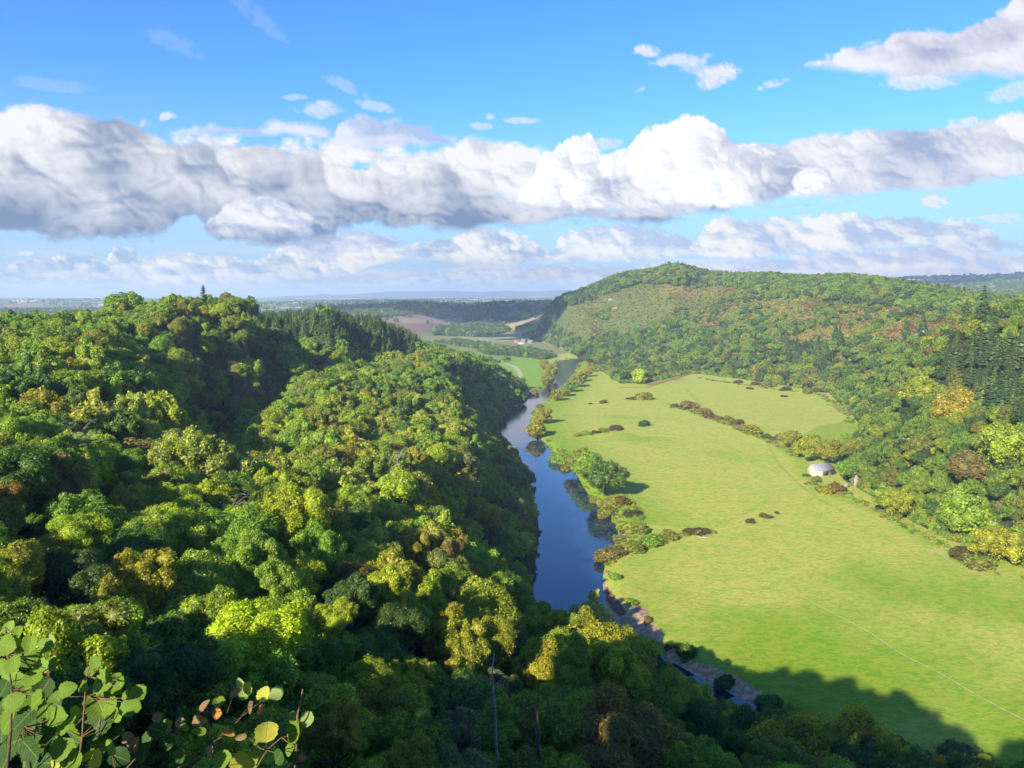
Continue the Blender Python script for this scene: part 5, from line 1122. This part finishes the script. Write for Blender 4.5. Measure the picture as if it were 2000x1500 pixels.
def cloud_layers(px, py, stepx, stepy):
    """px, py: photo coordinates of each direction on a regular grid; returns rgb (display linear) and cover"""
    rgb = np.zeros(px.shape + (3,)); al = np.zeros(px.shape)
    L = np.array([-.52, .60, .61]); L /= np.linalg.norm(L)
    def over(c, a):
        nonlocal rgb, al
        a = np.clip(a, 0, 1)[..., None]; rgb = c * a + rgb * (1 - a); al = a[..., 0] + al * (1 - a[..., 0])
    def shade(h, scale):
        """h in pixels of relief -> lambert term"""
        gy, gx = np.gradient(h); gx = gx / stepx; gy = -gy / stepy * -1
        nx, ny, nz = -gx * scale, -gy * scale, 1.0; m = np.sqrt(nx * nx + ny * ny + 1); return np.clip((nx * L[0] + ny * L[1] + L[2]) / m, -.2, 1)
    def bank(top, bot, sc_, seed, dark, light, tone, soft=(16, 10), relief=1.0, edge=26, opac=1.0, asp=1.0, vg=.55, wisp=0.0, blue=(.30,.50,.80), gain=.52, botfuzz=.5, hard=9, lamk=.40, dk=1.3):
        t = np.interp(px, *np.array(top, float).T); b = np.interp(px, *np.array(bot, float).T)
        x = px; y = py * asp
        n = puffs(x, y, sc_, 5, seed, gain); f = fbm(x, y, sc_ * 2.4, 6, seed + 60)
        e = (n - .62) * edge * 2 + (f - .5) * edge * 1.6; fine = (fbm(x, y, sc_ * .35, 6, seed + 80, .66) - .5) * edge * .9
        up = (py - t) + e + fine; dn = (b - py) + e * botfuzz + fine * .7 + (fbm(x, y, 60, 5, seed + 90) - .5) * edge * botfuzz
        s = np.minimum(up / soft[0] * hard, dn / soft[1] * hard); a = smooth(0, hard, s)
        xa, xb = max(top[0][0], bot[0][0]), min(top[-1][0], bot[-1][0])
        if xa > -100: a = a * smooth(-6, 22, px - xa + e * .8)
        if xb < 2100: a = a * smooth(-6, 22, xb - px + e * .8)
        if sc_ > 100: a = a * smooth(.40, .53, fbm(x, y * 1.6, 110, 6, seed + 150, .6) + np.clip(up / 420., 0, .5) + smooth(420, 200, px) * .2)
        if wisp: a = a * smooth(.30, .30 + wisp, f + (n - .6) * .4 + np.clip(s / 60., 0, .35))
        th = np.maximum(b - t, 8); ins_ = np.clip(np.minimum(up, dn + 14), 0, None)
        dome_h = np.sqrt(ins_ * 30) * .9
        n3 = puffs(x, y, sc_, 3, seed, .36); f3 = fbm(x, y, sc_ * 2.4, 3, seed + 60)
        hgt = n3 * sc_ * .42 * relief + f3 * sc_ * .9 * relief + dome_h * .8 + n * sc_ * .20 * relief
        lam = shade(blur(hgt, max(1, int(sc_ / 50)), 1), 1.0)
        big = shade(blur(f3 * sc_ * 2.2 * relief + dome_h * dk + n3 * sc_ * .4, max(2, int(sc_ / 7))), 1.0)
        vert = np.clip((b - py) / th, 0, 1)
        tn = np.interp(px, *np.array(tone, float).T) + (fbm(x, y, sc_ * 1.1, 4, seed + 120) - .5) * .7 + (lam - .60) * lamk + (big - .60) * (.75 if dk > 1 else .42) + (vert - .5) * vg + (f3 - .5) * .8 + (n - .62) * .5 + (f - f3) * 1.2 + (n - n3) * .6 + .12 * np.exp(-np.clip(up, 0, None) / 14)
        tn = np.clip(tn, 0, 1)[..., None]; c = np.array(dark) * (1 - tn) + np.array(light) * tn
        over(c, a * opac)
    def blob(cx, cy, w, h, seed, dark, light, opac=1.0, edge=.9, tone=.6, tilt=0.0, sc_=18, hardness=.5, flat=True):
        m = (np.abs(px - cx) < w * 2.2) & (np.abs(py - cy) < h * 3 + abs(tilt) * w * 2)
        if not m.any(): return
        r0, r1 = np.nonzero(m.any(1))[0][[0, -1]]; c0, c1 = np.nonzero(m.any(0))[0][[0, -1]]; sl = (slice(r0, r1 + 1), slice(c0, c1 + 1))
        x, y = px[sl], py[sl]; X = (x - cx) / w; Y = (y - cy - tilt * (x - cx)) / h
        n = puffs(x, y, sc_, 4, seed); f = fbm(x, y, sc_ * 2.2, 6, seed + 9, .6)
        q = 1 - X * X - np.where(Y > 0, (Y * (1.7 if flat else 1)) ** 2, Y * Y) + ((n - .6) + (f - .5) * 1.5) * edge; a = smooth(0, hardness, q) * opac
        gy, gx = np.gradient((n * sc_ * .3 + f * sc_ * .3) + np.sqrt(np.clip(q, 0, 1)) * h * .9); gx, gy = gx / stepx[sl], gy / stepy[sl]; m_ = np.sqrt(gx * gx + gy * gy + 1); lam = np.clip((-gx * L[0] - gy * L[1] + L[2]) / m_, -.2, 1)
        tn = np.clip(tone + (lam - .55) * .9 - Y * .22, 0, 1)[..., None]; c = np.array(dark) * (1 - tn) + np.array(light) * tn
        A = a[..., None]; rgb[sl] = c * A + rgb[sl] * (1 - A); al[sl] = a + al[sl] * (1 - a)
    # streaks low on the horizon
    st = fbm(px * .22, py * 1.6, 26, 6, 500, .58); wgt = smooth(470, 520, py) * (1 - smooth(574, 590, py) * .4)
    tn = np.clip(.5 + (puffs(px, py * 1.6, 26, 4, 510) - .62) * 2.2 + (st - .5) * 1.5, 0, 1)[..., None]
    over(np.array((.42, .56, .78)) * (1 - tn) + np.array((.78, .80, .88)) * tn, smooth(.40, .60, st) * wgt * .75)
    # low far rows, back to front
    bank([(-300,538),(100,530),(350,534),(600,540),(900,530),(1300,520),(2300,520)], [(-300,560),(2300,560)], 22, 100, (.42,.57,.80), (.88,.88,.92), [(-300,.5),(2300,.5)], (6, 10), .8, 12, .65, 1.5, .6)
    bank([(980,540),(1080,525),(1250,520),(1400,522),(1550,500),(1700,488),(1800,478),(1880,470),(1950,500),(2300,500)], [(980,545),(1200,548),(1500,546),(1900,540),(2300,540)], 30, 120, (.46,.54,.78), (.95,.86,.84), [(980,.45),(1500,.55),(1750,.65),(2000,.4)], (8, 8), .9, 12, .85, 1.4, .6)
    bank([(-300,520),(0,524),(40,510),(90,500),(130,492),(170,500),(205,512),(225,480),(262,482),(275,515),(300,506),(370,502),(420,505),(445,500),(480,516),(520,505),(540,484),(590,486),(620,508),(650,520)],
         [(-300,540),(0,548),(100,552),(240,548),(270,560),(420,556),(520,552),(650,546),(700,540)], 30, 140, (.38,.54,.76), (.99,.97,.93), [(-300,.5),(0,.5),(100,.75),(200,.4),(330,.7),(450,.6),(560,.75),(640,.3)], (7, 12), 1.1, 14, .96, 1.25, .8)
    bank([(640,520),(655,494),(700,486),(760,488),(800,480),(830,470)], [(640,522),(690,536),(760,512),(830,486)], 22, 150, (.60,.68,.84), (1.0,.98,.93), [(640,.8),(800,.6)], (6, 6), 1.1, 10, .95, 1.3, .7)
    bank([(800,500),(815,476),(850,466),(890,460),(930,448),(975,450),(1010,462),(1050,474),(1075,500)], [(800,502),(850,505),(905,524),(960,520),(1060,512),(1080,502)], 28, 160, (.42,.55,.78), (.98,.97,.95), [(800,.55),(900,.6),(960,.7),(1070,.4)], (7, 10), 1.1, 14, .95, 1.3, .8)
    bank([(1060,505),(1100,460),(1160,445),(1250,440),(1330,455),(1370,470)], [(1050,508),(1120,514),(1230,512),(1330,505),(1370,498)], 30, 170, (.48,.60,.82), (.99,.98,.96), [(1060,.7),(1150,.5),(1250,.6),(1370,.45)], (8, 10), 1.0, 14, .92, 1.4, .6)
    bank([(1340,495),(1375,445),(1395,428),(1430,426),(1470,432),(1520,428),(1580,428),(1640,420),(1700,424),(1780,420),(1840,432),(1900,436),(1950,470),(2050,490),(2300,490)],
         [(1330,500),(1400,502),(1500,497),(1600,492),(1700,490),(1800,478),(1900,486),(2300,500)], 36, 180, (.46,.57,.80), (.99,.97,.92), [(1340,.8),(1450,.7),(1600,.75),(1720,.7),(1850,.35),(2000,.3)], (8, 8), 1.1, 16, .96, 1.3, .7)
    bank([(430,478),(520,470),(600,458),(680,450),(740,460),(790,474)], [(430,480),(560,490),(640,512),(700,492),(790,482)], 34, 190, (.42,.50,.72), (.84,.85,.93), [(430,.35),(680,.7),(790,.4)], (8, 14), .8, 12, .85, 1.5, .6)
    # long grey bank, its tail behind the white towers
    bank([(-300,230),(-40,225),(0,215),(50,200),(80,198),(130,204),(180,212),(235,210),(262,222),(285,238),(310,262),(360,262),(400,250),(480,262),(600,262),(650,285),(700,292),(740,275),(800,292),(900,268),(960,272),(1020,285),(1070,292),(1150,300),(1300,330),(1450,380)],
         [(-300,465),(0,464),(100,468),(200,467),(250,462),(322,458),(352,428),(380,420),(405,450),(430,466),(520,468),(600,468),(648,462),(660,440),(700,434),(780,440),(850,446),(950,444),(1050,440),(1180,438),(1300,432),(1450,408)],
         105, 200, (.20,.29,.47), (.97,.97,1.0), [(-300,.50),(0,.50),(100,.50),(220,.44),(330,.44),(450,.44),(600,.50),(700,.58),(850,.60),(1000,.62),(1300,.62)], (26, 20), .8, 34, 1.0, 1.25, 1.55, hard=9, lamk=.42, dk=.5)
    bank([(640,285),(668,240),(700,228),(760,232),(830,238),(880,262),(900,275)], [(640,288),(720,292),(820,290),(900,280)], 50, 215, (.48,.58,.82), (.88,.88,.96), [(640,.6),(900,.6)], (16, 16), .8, 20, .9, 1.3, .4)
    bank([(330,262),(420,244),(470,250),(540,238),(630,248),(640,256)], [(330,264),(420,262),(540,268),(640,266)], 44, 218, (.52,.62,.85), (.90,.90,.97), [(330,.6),(640,.6)], (14, 14), .8, 14, .85, 1.4, .4)
    # bright towers and the long lilac bank running off to the side
    bank([(1380,300),(1440,280),(1500,275),(1600,272),(1700,266),(1800,254),(1900,243),(2000,232),(2300,225)], [(1380,392),(1500,386),(1650,380),(1800,372),(1900,364),(2000,350),(2300,330)],
         95, 230, (.38,.47,.68), (.97,.96,1.0), [(1380,.68),(1500,.66),(1650,.58),(1800,.58),(1950,.66),(2300,.6)], (14, 16), .8, 24, 1.0, 1.25, .8, lamk=.36)
    bank([(1000,398),(1028,370),(1040,340),(1060,305),(1085,296),(1100,280),(1125,266),(1150,262),(1165,282),(1172,305),(1195,296),(1215,290),(1240,258),(1275,256),(1300,252),(1345,238),(1362,230),(1390,245),(1420,252),(1436,275),(1480,285),(1540,300),(1620,330)],
         [(990,402),(1040,402),(1100,406),(1200,412),(1300,412),(1400,404),(1500,390),(1580,378),(1640,350)], 62, 250, (.40,.47,.66), (1.06,1.06,1.06), [(1000,1.0),(1100,1.12),(1180,1.0),(1260,.95),(1340,.88),(1420,.84),(1500,.68),(1620,.58)], (8, 14), 1.0, 24, 1.0, 1.1, .75, dk=.7)
    bank([(1000,398),(1200,410),(1450,404),(1700,388)], [(980,416),(1100,428),(1300,424),(1500,412),(1700,392)], 40, 270, (.55,.64,.84), (.90,.90,.96), [(1000,.5),(1700,.6)], (14, 14), .6, 14, .75, 1.6, .4)
    blob(1584, 350, 40, 27, 280, (.5,.58,.76), (1.04,1.04,1.04), 1.0, .5, .9, -.15, 26, .4, False)
    bank([(395,440),(420,424),(440,402),(470,392),(500,388),(525,382),(550,396),(580,412),(610,428),(640,440),(655,452)], [(395,446),(430,464),(520,470),(640,466),(655,456)], 50, 284, (.20,.30,.52), (.86,.88,.97), [(395,.3),(450,.62),(560,.55),(620,.4),(655,.2)], (9, 12), .9, 12, 1.0, 1.1, 1.3, lamk=.35)
    bank([(412,440),(425,420),(445,400),(470,390),(490,394),(520,402),(560,418),(600,424),(618,436)], [(412,442),(450,440),(520,444),(580,448),(618,440)], 34, 288, (.50,.58,.78), (1.0,1.0,1.03), [(412,.8),(470,.85),(540,.6),(600,.8)], (7, 9), 1.0, 10, .85, 1.2, .6, lamk=.35)
    # cloud entering at the upper side
    bank([(1560,136),(1585,124),(1640,106),(1700,92),(1740,80),(1770,60),(1800,66),(1850,64),(1900,52),(1940,34),(1965,12),(1990,-10),(2100,-60),(2300,-100)], [(1560,132),(1600,140),(1660,146),(1720,150),(1760,166),(1800,164),(1850,160),(1920,156),(2000,158),(2300,170)],
         64, 300, (.38,.42,.62), (.93,.92,.98), [(1560,.7),(1700,.62),(1850,.52),(2000,.55),(2300,.5)], (14, 26), .7, 18, .98, 1.15, .6, lamk=.22)
    WS, WD = (.96,.96,1.0), (.60,.70,.88)
    for i, (a, b, w, h, o_, tl) in enumerate(((1264,101,27,13,.85,.1),(1330,118,55,14,.75,-.08),(1400,150,44,22,.92,-.2),(1365,135,40,16,.5,.2),(1508,164,30,10,.7,-.25),(1826,392,28,14,1,0),(625,214,46,16,.6,0),(670,165,50,14,.28,.5),(735,208,40,11,.5,.2),(960,228,14,8,.7,0),(1020,235,34,7,.6,0),
           (575,190,26,7,.5,0),(326,228,18,10,.8,0),(1980,178,60,20,.55,-.2),(1250,175,12,5,.4,-.3),(1185,280,28,11,.6,0),(940,246,24,8,.5,0),(50,495,14,5,.8,0),(1790,160,70,16,.7,0),(1880,240,40,12,.8,-.1),(90,165,80,14,.16,.1),(500,30,60,24,.13,.8),(340,85,60,20,.12,.4),(1960,425,50,10,.6,0))):
        blob(a, b, w, h, 320 + i * 3, WD, WS, o_, 1.5, .62, tl, 16, 1.1, False)
    return rgb, al

_ca = np.radians(np.arange(-47, 47.001, 1 / 19.)); _ce = np.radians(np.arange(-.3, 24.5, 1 / 19.)); CA, CE = np.meshgrid(_ca, _ce[::-1]); CR = 42000.
DXc, DYc, DZc = np.sin(CA) * np.cos(CE), np.cos(CA) * np.cos(CE), np.sin(CE); cpx, cpy, _d = proj(DXc * CR, DYc * CR, 120 + DZc * CR)
crgb, cal = cloud_layers(cpx, cpy, np.gradient(cpx, axis=1), np.gradient(cpy, axis=0))
crgb = crgb / np.maximum(cal, 1e-3)[..., None]; nrw, ncl = cpx.shape; Ic = np.arange(nrw * ncl).reshape(nrw, ncl)
qd = np.stack([Ic[:-1, :-1], Ic[:-1, 1:], Ic[1:, 1:], Ic[1:, :-1]], -1).reshape(-1, 4); af = cal.ravel(); qd = qd[af[qd].max(1) > .004]
used = np.unique(qd); rm = np.zeros(nrw * ncl, np.int64); rm[used] = np.arange(len(used))
m, N, out = material('clouds'); at = N.n('ShaderNodeAttribute', attribute_type='GEOMETRY', attribute_name='glow'); em = N.n('ShaderNodeEmission', {0: at.outputs['Color'], 1: 2 ** -EXPO}); tp = N.n('ShaderNodeBsdfTransparent')
mx = N.n('ShaderNodeMixShader', {0: at.outputs['Alpha'], 1: tp.outputs[0], 2: em.outputs[0]}); N.t.links.new(mx.outputs[0], out.inputs[0]); m.cycles.emission_sampling = 'NONE'
me = mesh_np('sky', np.stack([DXc * CR, DYc * CR, 120 + DZc * CR], -1).reshape(-1, 3)[used], [rm[qd]], True, mat=m)
a = me.attributes.new('glow', 'FLOAT_COLOR', 'POINT'); a.data.foreach_set('color', np.concatenate([crgb.reshape(-1, 3), af[:, None]], 1)[used].astype(np.float32).ravel())
link('sky', me, kind='structure', label='banks of cumulus cloud in the blue sky')
tick('clouds')
# ------------------------------------------------------------------ light
l = bpy.data.lights.new('sun', 'SUN'); l.energy = 4.6; l.angle = rad(.5); l.color = (1.0, .92, .76); so = link('sun', l)
from mathutils import Vector
so.rotation_euler = Vector(sd).to_track_quat('Z', 'Y').to_euler()
w = bpy.data.worlds.new('World'); sc.world = w; w.use_nodes = True; w.node_tree.nodes.clear(); N = NT(w.node_tree)
sky = N.n('ShaderNodeTexSky', sky_type='NISHITA', sun_disc=False, sun_elevation=rad(SUN_EL), sun_rotation=rad(SUN_AZ), altitude=100, air_density=1.0, dust_density=.3, ozone_density=1.6)
K = 1.0 / (BG * 2 ** EXPO)
dz = N.n('ShaderNodeSeparateXYZ', {0: N.n('ShaderNodeTexCoord').outputs['Generated']}).outputs[2]
hs = N.n('ShaderNodeHueSaturation', {'Saturation': SKYSAT, 'Value': 1.0, 'Color': sky.outputs[0]}).outputs[0]
clear = N.mix(1.0, hs, SKYMUL, 'MULTIPLY')
c = N.mix(N.mr(dz, 0, .27, .92, 0), clear, tuple(q * K for q in (.43, .62, .86)))
final = N.mix(N.mr(dz, -.03, -.004, 1, 0), c, tuple(q * K for q in (.30, .36, .36)))
bg = N.n('ShaderNodeBackground', {0: final, 1: BG}); o = N.n('ShaderNodeOutputWorld'); N.t.links.new(bg.outputs[0], o.inputs[0])

w.cycles.sampling_method = 'MANUAL'; w.cycles.sample_map_resolution = 256

cam = bpy.data.cameras.new('camera'); co_ = link('camera', cam); co_.location = tuple(CAM); co_.rotation_euler = (rad(90) - PIT, 0, 0)
cam.sensor_width = 36; cam.lens = 36 * F / 2000; cam.clip_start = .1; cam.clip_end = 80000; sc.camera = co_
sc.view_settings.view_transform = 'Standard'; sc.view_settings.look = 'None'; sc.view_settings.gamma = 1; sc.view_settings.exposure = EXPO
cy = sc.cycles; cy.max_bounces = 8; cy.diffuse_bounces = 6; cy.glossy_bounces = 2; cy.transmission_bounces = 2; cy.volume_bounces = 0; cy.transparent_max_bounces = 4
cy.use_adaptive_sampling = True; cy.adaptive_threshold = .02; cy.use_denoising = True; cy.sample_clamp_indirect = 10; cy.caustics_reflective = False; cy.caustics_refractive = False
sc.render.use_persistent_data = False
